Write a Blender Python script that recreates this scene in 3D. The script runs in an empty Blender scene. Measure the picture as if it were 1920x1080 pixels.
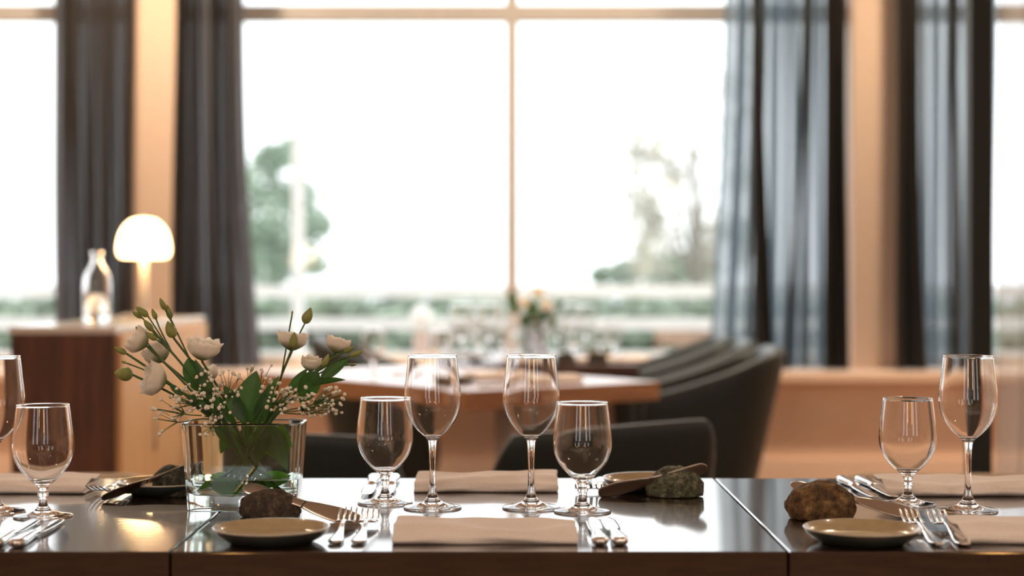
import bpy, bmesh, math, random
from mathutils import Vector, Matrix, Euler, noise
random.seed(7)
PI = math.pi
S = bpy.context.scene
C = S.collection

# ------------------------------------------------------------------ camera
F = 3150.0            # focal length in pixels of the 1920 frame
ZC = 1.053            # camera height: table top 0.75 + 0.303
HOR = 522.0           # row of the horizon
PITCH = math.atan((540 - HOR) / F)
cam = bpy.data.cameras.new('camera')
cam.sensor_width = 36.0
cam.lens = 36.0 * F / 1920.0
cam.dof.use_dof = True
cam.dof.focus_distance = 2.19
cam.dof.aperture_fstop = 2.7
cam.clip_end = 500
camo = bpy.data.objects.new('camera', cam); C.objects.link(camo)
camo.location = (0, 0, ZC)
camo.rotation_euler = (PI / 2 - PITCH, 0, 0)
S.camera = camo

# ------------------------------------------------------------------ sky and exposure
SKY = 2.7
w = bpy.data.worlds.new('world'); S.world = w; w.use_nodes = True
nt = w.node_tree; bg = nt.nodes['Background']
bg.inputs[0].default_value = (0.93, 0.975, 1.0, 1); bg.inputs[1].default_value = SKY
S.view_settings.view_transform = 'Standard'
S.view_settings.look = 'None'
S.view_settings.gamma = 1
S.view_settings.use_curve_mapping = False
S.view_settings.exposure = 0.0
S.cycles.max_bounces = 18
S.cycles.diffuse_bounces = 5
S.cycles.glossy_bounces = 8
S.cycles.transmission_bounces = 18
S.cycles.transparent_max_bounces = 24
S.cycles.sample_clamp_indirect = 12
S.cycles.blur_glossy = 0.3

LAMPLAB = ['recessed ceiling lamp behind the viewer, left', 'recessed ceiling lamp behind the viewer, middle', 'recessed ceiling lamp behind the viewer, right', 'recessed ceiling lamp above the left of the near tables', 'recessed ceiling lamp above the right of the near tables', 'added ceiling lamp brightening the left wall pier', 'added ceiling lamp brightening the right wall pier', 'added ceiling lamp before the left window', 'added ceiling lamp before the right window', 'added ceiling lamp above the far set table']
# warm lamps sunk in the ceiling (positions; the lamps are built further down)
CEIL = 3.0
LAMPS = [(-1.6, -1.2, 22), (0.2, -1.6, 22), (1.9, -1.0, 22), (-2.6, 1.4, 18), (2.7, 1.6, 18), (-1.5, 6.35, 46), (1.65, 6.2, 34), (-3.4, 6.2, 30), (3.6, 6.2, 34), (0.3, 6.3, 26)]  # those nearest the windows are added to brighten the wall piers

# ------------------------------------------------------------------ helpers
def ray(px, py):
    d = Vector(((px - 960) / F, (540 - py) / F, -1.0))
    return Matrix.Rotation(PI / 2 - PITCH, 3, 'X') @ d
def at(px, py, Y):
    d = ray(px, py); k = Y / d.y
    return Vector((0, 0, ZC)) + d * k
TT = 0.75
def on(px, py, z=TT):
    d = ray(px, py); k = (z - ZC) / d.z
    return Vector((0, 0, ZC)) + d * k

def link(o, parent=None):
    C.objects.link(o)
    if parent is not None: o.parent = parent
    return o
def tag(o, label=None, cat=None, group=None, kind=None):
    if label: o['label'] = label
    if cat: o['category'] = cat
    if group: o['group'] = group
    if kind: o['kind'] = kind
    return o
def thing(name, label, cat, loc=(0, 0, 0), rz=0.0, group=None):
    o = bpy.data.objects.new(name, None); o.empty_display_size = 0.05
    o.location = loc; o.rotation_euler = (0, 0, rz)
    C.objects.link(o); tag(o, label, cat, group)
    return o
def obj(name, bm, mat, parent=None, smooth=True, sub=0, bevel=0, solid=0, loc=None, angle=None):
    me = bpy.data.meshes.new(name)
    bmesh.ops.recalc_face_normals(bm, faces=bm.faces) if not getattr(bm, 'norecalc', False) else None
    bm.to_mesh(me); bm.free()
    if smooth:
        for p in me.polygons: p.use_smooth = True
    mats = mat if isinstance(mat, (list, tuple)) else [mat]
    for m_ in mats: me.materials.append(m_)
    o = bpy.data.objects.new(name, me); link(o, parent)
    if loc is not None: o.location = loc
    if solid:
        m = o.modifiers.new('solid', 'SOLIDIFY'); m.thickness = solid; m.offset = 0
    if bevel:
        m = o.modifiers.new('bevel', 'BEVEL'); m.width = bevel; m.segments = 3; m.limit_method = 'ANGLE'; m.angle_limit = 0.6
    if sub:
        m = o.modifiers.new('sub', 'SUBSURF'); m.levels = sub; m.render_levels = sub
    if angle:
        try:
            me.set_sharp_from_angle(angle=angle)
        except Exception: pass
    return o
def dup(root, loc=None, rz=None, label=None, group=None):
    r = root.copy(); C.objects.link(r)
    if loc is not None: r.location = loc
    if rz is not None: r.rotation_euler = (0, 0, rz)
    if label: r['label'] = label
    if group: r['group'] = group
    for ch in list(root.children):
        c = ch.copy(); C.objects.link(c); c.parent = r
        for g in list(ch.children):
            d = g.copy(); C.objects.link(d); d.parent = c
    return r

def box(bm, x0, x1, y0, y1, z0, z1):
    v = [bm.verts.new(p) for p in ((x0,y0,z0),(x1,y0,z0),(x1,y1,z0),(x0,y1,z0),(x0,y0,z1),(x1,y0,z1),(x1,y1,z1),(x0,y1,z1))]
    for f in ((0,3,2,1),(4,5,6,7),(0,1,5,4),(1,2,6,5),(2,3,7,6),(3,0,4,7)): bm.faces.new([v[i] for i in f])
def B(x0, x1, y0, y1, z0, z1):
    bm = bmesh.new(); box(bm, x0, x1, y0, y1, z0, z1); return bm
def tube(bm, pts, rad, seg=8, cap=True):
    pts = [Vector(p) for p in pts]; n = len(pts)
    rs = rad if isinstance(rad, (list, tuple)) else [rad] * n
    rings = []; up = Vector((0.3, 0.2, 1)).normalized(); prev = None
    for i, p in enumerate(pts):
        t = (pts[min(i + 1, n - 1)] - pts[max(i - 1, 0)]).normalized()
        if prev is None:
            a = t.cross(up)
            if a.length < 1e-3: a = t.cross(Vector((1, 0, 0)))
            a.normalize()
        else:
            a = prev - t * prev.dot(t); a.normalize()
        prev = a; b = t.cross(a)
        rings.append([bm.verts.new(p + (a * math.cos(2*PI*k/seg) + b * math.sin(2*PI*k/seg)) * rs[i]) for k in range(seg)])
    for r0, r1 in zip(rings, rings[1:]):
        for k in range(seg): bm.faces.new((r0[k], r0[(k+1) % seg], r1[(k+1) % seg], r1[k]))
    if cap: bm.faces.new(rings[0][::-1]); bm.faces.new(rings[-1])
def bez(a, b, c, n=12):
    return [a.lerp(b, t).lerp(b.lerp(c, t), t) for t in [i / n for i in range(n + 1)]]
def catmull(P, n=6):
    out = []
    P = [Vector(p) for p in P]; Q = [P[0] * 2 - P[1]] + P + [P[-1] * 2 - P[-2]]
    for i in range(1, len(Q) - 2):
        for j in range(n):
            t = j / n; p0, p1, p2, p3 = Q[i-1], Q[i], Q[i+1], Q[i+2]
            out.append(0.5 * ((2*p1) + (p2 - p0)*t + (2*p0 - 5*p1 + 4*p2 - p3)*t*t + (3*p1 - p0 - 3*p2 + p3)*t**3))
    out.append(P[-1]); return out
def lathe(prof, seg=64):
    """prof: (r, z) list; r==0 gives a pole; open surface"""
    bm = bmesh.new(); rings = []
    for p in prof:
        r, z = p[0], p[1]
        if r < 1e-6: rings.append([bm.verts.new((0, 0, z))])
        else: rings.append([bm.verts.new((r*math.cos(2*PI*k/seg), r*math.sin(2*PI*k/seg), z)) for k in range(seg)])
    for a, b in zip(rings, rings[1:]):
        for k in range(seg):
            k2 = (k + 1) % seg
            if len(a) == 1 and len(b) == 1: break
            if len(a) == 1: bm.faces.new((a[0], b[k2], b[k]))
            elif len(b) == 1: bm.faces.new((a[k], a[k2], b[0]))
            else: bm.faces.new((a[k], a[k2], b[k2], b[k]))
    return bm
def strip(bm, st, nseg=10):
    """solid ribbon along +Y; st: (y, halfwidth, zcentre, halfthick[, xcentre])"""
    rings = []
    for s in st:
        y, hw, z, ht = s[:4]; xc = s[4] if len(s) > 4 else 0
        ring = []
        for k in range(nseg):
            a = 2 * PI * k / nseg; ca, sa = math.cos(a), math.sin(a)
            ring.append(bm.verts.new((xc + hw * math.copysign(abs(ca) ** 0.7, ca), y, z + ht * math.copysign(abs(sa) ** 0.8, sa))))
        rings.append(ring)
    for a, b in zip(rings, rings[1:]):
        for k in range(nseg): bm.faces.new((a[k], a[(k+1) % nseg], b[(k+1) % nseg], b[k]))
    bm.faces.new(rings[0][::-1]); bm.faces.new(rings[-1])
def smooth_st(st, n=5):
    return [tuple(v) for v in _cat_n(st, n)]
def _cat_n(st, n):
    P = [list(s) + [0] * (5 - len(s)) for s in st]
    Q = [[2*a - b for a, b in zip(P[0], P[1])]] + P + [[2*a - b for a, b in zip(P[-1], P[-2])]]
    out = []
    for i in range(1, len(Q) - 2):
        for j in range(n):
            t = j / n
            out.append([0.5 * (2*b + (c - a)*t + (2*a - 5*b + 4*c - d)*t*t + (3*b - a - 3*c + d)*t**3) for a, b, c, d in zip(Q[i-1], Q[i], Q[i+1], Q[i+2])])
            out[-1][1] = max(out[-1][1], 2e-4); out[-1][3] = max(out[-1][3], 2e-4)
    out.append(P[-1]); return out

# ------------------------------------------------------------------ materials
MATS = {}
def mat(name, col, rough=0.5, metal=0.0, noise_scale=0, amount=0.15, bump=0.0, stretch=(1, 1, 1), coat=0.0, trans=0.0, ior=1.5, emis=None, estr=0, sheen=0, spec=0.5, coords='Object', detail=4, crough=0.1):
    m = bpy.data.materials.new(name); m.use_nodes = True
    n = m.node_tree.nodes; l = m.node_tree.links; p = n['Principled BSDF']
    p.inputs['Base Color'].default_value = (*col, 1); p.inputs['Roughness'].default_value = rough
    p.inputs['Metallic'].default_value = metal; p.inputs['IOR'].default_value = ior
    p.inputs['Coat Weight'].default_value = coat; p.inputs['Coat Roughness'].default_value = crough
    p.inputs['Transmission Weight'].default_value = trans
    p.inputs['Specular IOR Level'].default_value = spec
    p.inputs['Sheen Weight'].default_value = sheen
    if emis:
        p.inputs['Emission Color'].default_value = (*emis, 1); p.inputs['Emission Strength'].default_value = estr
    if noise_scale:
        tc = n.new('ShaderNodeTexCoord'); mp = n.new('ShaderNodeMapping'); mp.inputs['Scale'].default_value = stretch
        ns = n.new('ShaderNodeTexNoise'); ns.inputs['Scale'].default_value = noise_scale; ns.inputs['Detail'].default_value = detail
        cr = n.new('ShaderNodeValToRGB')
        cr.color_ramp.elements[0].position = 0.3; cr.color_ramp.elements[1].position = 0.7
        cr.color_ramp.elements[0].color = (*[c * (1 - amount) for c in col], 1)
        cr.color_ramp.elements[1].color = (*[min(1, c * (1 + amount)) for c in col], 1)
        l.new(tc.outputs[coords], mp.inputs[0]); l.new(mp.outputs[0], ns.inputs['Vector']); l.new(ns.outputs['Fac'], cr.inputs[0]); l.new(cr.outputs[0], p.inputs['Base Color'])
        if bump:
            b = n.new('ShaderNodeBump'); b.inputs['Strength'].default_value = bump; b.inputs['Distance'].default_value = 0.002
            l.new(ns.outputs['Fac'], b.inputs['Height']); l.new(b.outputs[0], p.inputs['Normal'])
            if coat: l.new(b.outputs[0], p.inputs['Coat Normal'])
    MATS[name] = m
    return m
M = {}
M['table'] = mat('dark_stained_wood', (0.026, 0.011, 0.006), 0.4, spec=0.2, noise_scale=14, amount=0.5, bump=0.02, stretch=(1, 9, 9), coat=1.0, crough=0.07)
M['table'].node_tree.nodes['Principled BSDF'].inputs['Coat IOR'].default_value = 1.75
M['table_edge'] = mat('dark_stained_edge', (0.016, 0.009, 0.005), 0.5, spec=0.25, noise_scale=14, amount=0.45, stretch=(1, 9, 9), bump=0.04)
M['oak'] = mat('brown_oak', (0.36, 0.17, 0.08), 0.35, noise_scale=8, amount=0.25, stretch=(1, 8, 8), coat=0.7, crough=0.2)
M['darkoak'] = mat('brown_walnut', (0.09, 0.032, 0.02), 0.4, noise_scale=8, amount=0.3, stretch=(1, 8, 8), coat=0.6, crough=0.2)
M['cab_end'] = mat('walnut_veneer', (0.115, 0.046, 0.022), 0.45, noise_scale=7, amount=0.45, stretch=(6, 6, 0.6))
M['cab_side'] = mat('birch_veneer', (0.80, 0.52, 0.27), 0.5, noise_scale=5, amount=0.12, stretch=(5, 5, 0.5))
M['cab_top'] = mat('pale_counter', (0.80, 0.76, 0.70), 0.25, noise_scale=5, amount=0.05, coat=0.5)
M['wall'] = mat('peach_plaster', (0.84, 0.65, 0.52), 0.85, noise_scale=30, amount=0.03, bump=0.05)
M['ledge'] = mat('peach_painted_ledge', (0.86, 0.68, 0.56), 0.5, noise_scale=12, amount=0.03)
M['ceiling'] = mat('ceiling_paint', (0.85, 0.84, 0.82), 0.9, noise_scale=10, amount=0.03)
M['floor'] = mat('oak_floor', (0.32, 0.19, 0.11), 0.4, noise_scale=6, amount=0.3, stretch=(1, 8, 1))
M['frame'] = mat('window_paint', (0.50, 0.50, 0.50), 0.5, noise_scale=20, amount=0.05)
M['jamb'] = mat('white_window_paint', (0.85, 0.86, 0.86), 0.5, noise_scale=20, amount=0.03)
M['steel'] = mat('polished_steel', (0.80, 0.79, 0.78), 0.13, 1.0, noise_scale=60, amount=0.04)
M['steel_satin'] = mat('satin_steel', (0.56, 0.50, 0.45), 0.3, 1.0, noise_scale=90, amount=0.08, stretch=(1, 12, 1))
M['glass'] = mat('clear_glass', (1, 1, 1), 0.0, trans=1.0, ior=1.5)
M['vase_glass'] = mat('vase_glass', (0.93, 1.0, 0.97), 0.0, trans=1.0, ior=1.5)
M['water'] = mat('water', (0.98, 1, 0.99), 0.0, trans=1.0, ior=1.33)
M['linen'] = mat('linen', (0.80, 0.73, 0.68), 0.85, noise_scale=350, amount=0.05, bump=0.25, sheen=0.3)
M['plate_out'] = mat('dark_stoneware', (0.035, 0.05, 0.052), 0.3, noise_scale=40, amount=0.2, coat=0.4)
M['plate_in'] = mat('olive_glaze', (0.40, 0.31, 0.185), 0.28, noise_scale=60, amount=0.08, coat=0.5, spec=0.4)
M['plate_rim'] = mat('pale_rim_glaze', (0.50, 0.46, 0.38), 0.25, coat=0.5, noise_scale=50, amount=0.1)
M['black'] = mat('black_post_paint', (0.006, 0.010, 0.009), 0.6, noise_scale=20, amount=0.1)
M['uph'] = mat('dark_green_upholstery', (0.003, 0.014, 0.016), 0.6, noise_scale=200, amount=0.2, bump=0.1, coat=0.3, crough=0.3)
M['uph_beige'] = mat('beige_upholstery', (0.50, 0.40, 0.29), 0.8, noise_scale=200, amount=0.1, bump=0.2)
M['leg'] = mat('chair_leg_wood', (0.45, 0.19, 0.06), 0.4, noise_scale=10, amount=0.2, stretch=(5, 5, 1))
M['stem'] = mat('flower_stem', (0.055, 0.12, 0.03), 0.5, noise_scale=60, amount=0.25)
M['leaf'] = mat('leaf_green', (0.022, 0.062, 0.018), 0.42, noise_scale=40, amount=0.3, bump=0.2)
M['sepal'] = mat('sepal_green', (0.14, 0.22, 0.045), 0.5, noise_scale=60, amount=0.25)
M['floret'] = mat('floret_white', (0.84, 0.80, 0.70), 0.7, noise_scale=200, amount=0.15)
M['white_paint'] = mat('white_paint', (0.86, 0.88, 0.87), 0.6, noise_scale=6, amount=0.03)
M['post'] = mat('pink_grey_post', (0.60, 0.47, 0.42), 0.6, noise_scale=10, amount=0.06)
M['lawn'] = mat('lawn', (0.26, 0.31, 0.23), 0.95, noise_scale=0.8, amount=0.2)
M['deck'] = mat('pale_decking', (0.42, 0.42, 0.39), 0.9, noise_scale=2, amount=0.1, stretch=(1, 6, 1))
M['sea'] = mat('pale_water', (0.55, 0.6, 0.62), 0.5, noise_scale=0.1, amount=0.04)
M['hedge'] = mat('hedge_green', (0.27, 0.33, 0.25), 0.8, noise_scale=4, amount=0.4)
M['tree_leaf'] = mat('tree_green', (0.33, 0.41, 0.31), 0.7, noise_scale=2, amount=0.4)  # tree and hedge greens paled; glare haze is put into the colour
M['birch_leaf'] = mat('autumn_leaf', (0.50, 0.46, 0.38), 0.7, noise_scale=2, amount=0.35)  # birch leaves lightened as well, with the outdoor glare in their colour
M['bark'] = mat('bark', (0.25, 0.22, 0.19), 0.9, noise_scale=6, amount=0.3)
M['brown_wood'] = mat('garden_wood', (0.36, 0.24, 0.17), 0.7, noise_scale=5, amount=0.2)
M['lamp_metal'] = mat('lamp_stem_paint', (0.50, 0.47, 0.45), 0.4, 0.0, noise_scale=30, amount=0.03)
M['shade'] = mat('opal_glass_shade', (0.9, 0.8, 0.6), 0.3, emis=(1.0, 0.62, 0.27), estr=11)
M['housing'] = mat('lamp_housing', (0.6, 0.58, 0.55), 0.4, 0.6, noise_scale=20, amount=0.05)
M['ceil_glow'] = mat('lamp_diffuser', (0.9, 0.8, 0.7), 0.4, emis=(1.0, 0.55, 0.22), estr=25)
M['tube_glow'] = mat('amber_lamp_glass', (0.9, 0.7, 0.4), 0.4, emis=(1.0, 0.50, 0.14), estr=28)

def granite(name, dark, mid, light, scale, glow=0):
    m = bpy.data.materials.new(name); m.use_nodes = True
    n = m.node_tree.nodes; l = m.node_tree.links; p = n['Principled BSDF']; p.inputs['Roughness'].default_value = 0.8
    tc = n.new('ShaderNodeTexCoord')
    a = n.new('ShaderNodeTexNoise'); a.inputs['Scale'].default_value = scale; a.inputs['Detail'].default_value = 8; a.inputs['Roughness'].default_value = 0.75
    cr = n.new('ShaderNodeValToRGB'); e = cr.color_ramp.elements
    e[0].position = 0.38; e[0].color = (*dark, 1); e[1].position = 0.66; e[1].color = (*light, 1); k = e.new(0.52); k.color = (*mid, 1)
    b = n.new('ShaderNodeBump'); b.inputs['Strength'].default_value = 0.7; b.inputs['Distance'].default_value = 0.002
    l.new(tc.outputs['Object'], a.inputs['Vector']); l.new(a.outputs['Fac'], cr.inputs[0]); l.new(cr.outputs[0], p.inputs['Base Color'])
    l.new(a.outputs['Fac'], b.inputs['Height']); l.new(b.outputs[0], p.inputs['Normal'])
    return m
M['stone_a'] = granite('dark_brown_stone', (0.02, 0.012, 0.008), (0.06, 0.042, 0.03), (0.15, 0.11, 0.08), 110)
M['stone_b'] = granite('grey_green_stone', (0.02, 0.022, 0.014), (0.085, 0.088, 0.055), (0.26, 0.25, 0.17), 130)
M['stone_c'] = granite('rusty_stone', (0.025, 0.012, 0.005), (0.12, 0.062, 0.02), (0.30, 0.18, 0.075), 70)
M['stone_d'] = granite('speckled_dark_stone', (0.012, 0.013, 0.009), (0.04, 0.04, 0.028), (0.20, 0.19, 0.14), 120)

def pane_mat():
    m = bpy.data.materials.new('window_glass'); m.use_nodes = True
    n = m.node_tree.nodes; l = m.node_tree.links; n.remove(n['Principled BSDF'])
    t = n.new('ShaderNodeBsdfTransparent'); g = n.new('ShaderNodeBsdfGlossy'); g.inputs['Roughness'].default_value = 0.02
    fr = n.new('ShaderNodeFresnel'); fr.inputs[0].default_value = 1.3; mx = n.new('ShaderNodeMixShader')
    l.new(fr.outputs[0], mx.inputs[0]); l.new(t.outputs[0], mx.inputs[1]); l.new(g.outputs[0], mx.inputs[2]); l.new(mx.outputs[0], n['Material Output'].inputs[0])
    return m
M['pane'] = pane_mat()
def cloth_mat(name, dcol, tcol, open_, tl):
    """woven curtain: diffuse threads, some light scattered through, some straight through the holes"""
    m = bpy.data.materials.new(name); m.use_nodes = True
    n = m.node_tree.nodes; l = m.node_tree.links; n.remove(n['Principled BSDF'])
    d = n.new('ShaderNodeBsdfDiffuse'); tc = n.new('ShaderNodeTexCoord'); ns = n.new('ShaderNodeTexNoise'); ns.inputs['Scale'].default_value = 120
    mp = n.new('ShaderNodeMapping'); mp.inputs['Scale'].default_value = (1, 1, 0.1)
    cr = n.new('ShaderNodeValToRGB'); cr.color_ramp.elements[0].color = (*[c * 0.8 for c in dcol], 1); cr.color_ramp.elements[1].color = (*[c * 1.2 for c in dcol], 1)
    l.new(tc.outputs['Object'], mp.inputs[0]); l.new(mp.outputs[0], ns.inputs['Vector']); l.new(ns.outputs['Fac'], cr.inputs[0]); l.new(cr.outputs[0], d.inputs[0])
    t = n.new('ShaderNodeBsdfTranslucent'); t.inputs[0].default_value = (*tcol, 1)
    x = n.new('ShaderNodeBsdfTransparent')
    m1 = n.new('ShaderNodeMixShader'); m1.inputs[0].default_value = tl; m2 = n.new('ShaderNodeMixShader'); m2.inputs[0].default_value = open_
    l.new(d.outputs[0], m1.inputs[1]); l.new(t.outputs[0], m1.inputs[2]); l.new(m1.outputs[0], m2.inputs[1]); l.new(x.outputs[0], m2.inputs[2]); l.new(m2.outputs[0], n['Material Output'].inputs[0])
    return m
M['curtain'] = cloth_mat('grey_curtain', (0.075, 0.065, 0.058), (0.30, 0.33, 0.37), 0.02, 0.38)
M['sheer'] = cloth_mat('blue_grey_sheer', (0.045, 0.045, 0.043), (0.62, 0.76, 0.86), 0.22, 0.5)
M['sheer_light'] = cloth_mat('pale_sheer', (0.25, 0.24, 0.23), (0.7, 0.7, 0.7), 0.45, 0.4)

M['fold_shade'] = cloth_mat('fold_shade_cloth', (0.045, 0.042, 0.04), (0.10, 0.11, 0.12), 0.0, 0.25)  # darker cloth; the shade of dense folds is put into its colour
def petal_mat():
    m = bpy.data.materials.new('petal'); m.use_nodes = True
    n = m.node_tree.nodes; l = m.node_tree.links; p = n['Principled BSDF']; p.inputs['Roughness'].default_value = 0.6
    a = n.new('ShaderNodeAttribute'); a.attribute_name = 'along'
    cr = n.new('ShaderNodeValToRGB'); e = cr.color_ramp.elements
    e[0].position = 0.05; e[0].color = (0.28, 0.38, 0.10, 1); e[1].position = 0.45; e[1].color = (0.97, 0.94, 0.88, 1)
    l.new(a.outputs['Fac'], cr.inputs[0]); l.new(cr.outputs[0], p.inputs['Base Color'])
    tr = n.new('ShaderNodeBsdfTranslucent'); l.new(cr.outputs[0], tr.inputs[0]); mx = n.new('ShaderNodeMixShader'); mx.inputs[0].default_value = 0.5
    l.new(p.outputs[0], mx.inputs[1]); l.new(tr.outputs[0], mx.inputs[2]); l.new(mx.outputs[0], n['Material Output'].inputs[0])
    return m
M['petal'] = petal_mat()
def leaf_mat(name, col, tcol, tl):
    m = mat(name, col, 0.4, noise_scale=50, amount=0.25, bump=0.15)
    n = m.node_tree.nodes; l = m.node_tree.links
    tr = n.new('ShaderNodeBsdfTranslucent'); tr.inputs[0].default_value = (*tcol, 1); mx = n.new('ShaderNodeMixShader'); mx.inputs[0].default_value = tl
    l.new(n['Principled BSDF'].outputs[0], mx.inputs[1]); l.new(tr.outputs[0], mx.inputs[2]); l.new(mx.outputs[0], n['Material Output'].inputs[0])
    return m
M['leaf'] = leaf_mat('leaf_green_lit', (0.030, 0.085, 0.022), (0.07, 0.22, 0.02), 0.35)
M['leaf_young'] = leaf_mat('fresh_leaf', (0.05, 0.16, 0.015), (0.14, 0.42, 0.02), 0.5)
M['bud'] = leaf_mat('bud_green_cream', (0.33, 0.37, 0.12), (0.5, 0.52, 0.2), 0.3)

# ------------------------------------------------------------------ room
WY = 7.5      # plane of the window glass
WI = 7.3      # inner face of the window wall
XL, XR, YB = -4.9, 4.93, -3.5
SILL = 0.66
def struct(name, bm, m, parent=None, **k):
    o = obj(name, bm, m, parent, smooth=False, **k)
    if parent is None: o['kind'] = 'structure'
    return o
struct('floor', B(XL - .3, XR + .3, YB - .3, WI + .4, -0.1, 0.0), M['floor'])
struct('ceiling', B(XL - .3, XR + .3, YB - .3, WI + .4, CEIL, CEIL + 0.1), M['ceiling'])
struct('wall_left', B(XL - .3, XL, YB, WI + .4, 0, CEIL), M['wall'])
struct('wall_right', B(XR, XR + .3, YB, WI + .4, 0, CEIL), M['wall'])
BW = [(-3.2, -2.5), (-1.6, -.9), (1.1, 1.8), (2.7, 3.4)]
bm = bmesh.new(); box(bm, XL, XR, YB - .3, YB, 0, .9); box(bm, XL, XR, YB - .3, YB, 2.4, CEIL); e = XL
for a, b in BW: box(bm, e, a, YB - .3, YB, .9, 2.4); e = b
box(bm, e, XR, YB - .3, YB, .9, 2.4)
struct('wall_back', bm, mat('darkened_back_wall', (0.13, 0.085, 0.06), 0.6, noise_scale=6, amount=0.2, stretch=(6, 6, .6)))  # wall colour darkened to stand for the unlit room behind the camera
bm = bmesh.new()
box(bm, XL, XR, WI, WI + .4, 0, SILL)
box(bm, -1.657, -1.448, WI, WI + .12, SILL, CEIL); box(bm, -1.600, -1.505, WI + .12, WI + .4, SILL, CEIL)
box(bm, 1.483, 1.680, WI, WI + .12, SILL, CEIL); box(bm, 1.545, 1.615, WI + .12, WI + .4, SILL, CEIL)
struct('wall_window', bm, M['wall'])
# heating cover under the windows with a projecting ledge
struct('trim_1', B(XL, XR, 6.93, WI, SILL - 0.035, SILL + 0.004), M['ledge'], bevel=0.004)
struct('trim_2', B(XL, XR, 7.02, WI, 0.30, SILL - 0.035), M['wall'])
struct('baseboard_window', B(XL, XR, 7.0, WI, 0.0, 0.30), M['ledge'])
BAYS = [(-4.7, -1.600), (-1.505, 1.545), (1.615, 4.73)]
for i, (a, b) in enumerate(BAYS):
    r = bpy.data.objects.new('window_%d' % (i + 1), None); C.objects.link(r); r['kind'] = 'structure'; r.location = ((a + b) / 2, WY, SILL)
    hw = (b - a) / 2; H = CEIL - SILL
    bm = bmesh.new()
    box(bm, -hw, -hw + .045, -.05, .05, 0, H); box(bm, hw - .045, hw, -.05, .05, 0, H); box(bm, -hw + .045, hw - .045, -.05, .05, H - .06, H); box(bm, -hw + .045, hw - .045, -.05, .05, 0, .05)
    struct('frame', bm, M['jamb'], r)
    mc = -(a + b) / 2 if i == 1 else 0.0
    struct('mullion', B(mc - .026, mc + .026, -.035, .045, .05, H - .06), M['frame'], r)
    zt = 2.200 - SILL
    bm = bmesh.new(); box(bm, -hw + .045, mc - .026, -.03, .04, zt, zt + .068); box(bm, mc + .026, hw - .045, -.03, .04, zt, zt + .068)
    struct('transom', bm, M['frame'], r)
    bm = bmesh.new()
    for (p, q) in ((-hw + .045, mc - .026), (mc + .026, hw - .045)):
        for (z0, z1) in ((.05, zt), (zt + .068, H - .06)): box(bm, p, q, .046, .052, z0, z1)
    struct('pane', bm, M['pane'], r)

for i, (a, b) in enumerate(BW):
    r = bpy.data.objects.new('window_%d' % (i + 4), None); C.objects.link(r); r['kind'] = 'structure'; r.location = ((a + b) / 2, YB - .2, .9)
    bm = bmesh.new(); box(bm, -.35, -.31, -.03, .03, 0, 1.5); box(bm, .31, .35, -.03, .03, 0, 1.5); box(bm, -.31, .31, -.03, .03, 0, .04); box(bm, -.31, .31, -.03, .03, 1.46, 1.5); box(bm, -.31, .31, -.03, .03, .72, .76)
    struct('frame', bm, M['jamb'], r)
    bm = bmesh.new(); box(bm, -.31, .31, -.004, .004, .04, .72); box(bm, -.31, .31, -.004, .004, .76, 1.46); struct('pane', bm, M['pane'], r)
# recessed ceiling lamps, with the added ones that brighten the window wall
for i, (x, y, p) in enumerate(LAMPS):
    t = thing('ceiling_lamp', LAMPLAB[i], 'ceiling lamp', (x, y, CEIL), 0, 'recessed ceiling lamps')
    bm = lathe([(0.09, 0), (0.11, -0.002), (0.115, -0.012), (0.09, -0.016), (0.085, -0.005), (0.085, 0.0)], 32); obj('housing', bm, M['housing'], t)
    obj('diffuser', lathe([(0, -0.006), (0.085, -0.006)], 32), M['ceil_glow'], t)
    ld = bpy.data.lights.new('lamp_light', 'AREA'); ld.shape = 'DISK'; ld.size = 0.16; ld.energy = p; ld.color = (1.0, 0.76, 0.53) if y > 3 else (1.0, 0.84, 0.68)
    lo = bpy.data.objects.new('lamp_light', ld); link(lo, t); lo.location = (0, 0, -0.02)

# slim hanging lamps over the tables behind the viewer (their glints show in the glasses)
for i, (x, y, z) in enumerate([(-.9, -1.5, 1.75), (-.55, -2.2, 1.6), (.75, -1.8, 1.45), (1.5, -1.3, 1.75)]):
    t = thing('pendant_lamp', ['slim hanging tube lamp behind the viewer, first from the left', 'slim hanging tube lamp behind the viewer, second from the left', 'slim hanging tube lamp behind the viewer, third from the left', 'slim hanging tube lamp behind the viewer, farthest right'][i], 'pendant lamp', (x, y, z), 0, 'slim hanging lamps behind the viewer')
    obj('lamp_shade', lathe([(0, 0), (.035, 0), (.04, .01), (.04, .24), (.03, .25), (0, .25)], 24), M['tube_glow'], t)
    bm = bmesh.new(); tube(bm, [(0, 0, .25), (0, 0, CEIL - z)], .004, 8); obj('cord', bm, M['black'], t)

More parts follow.
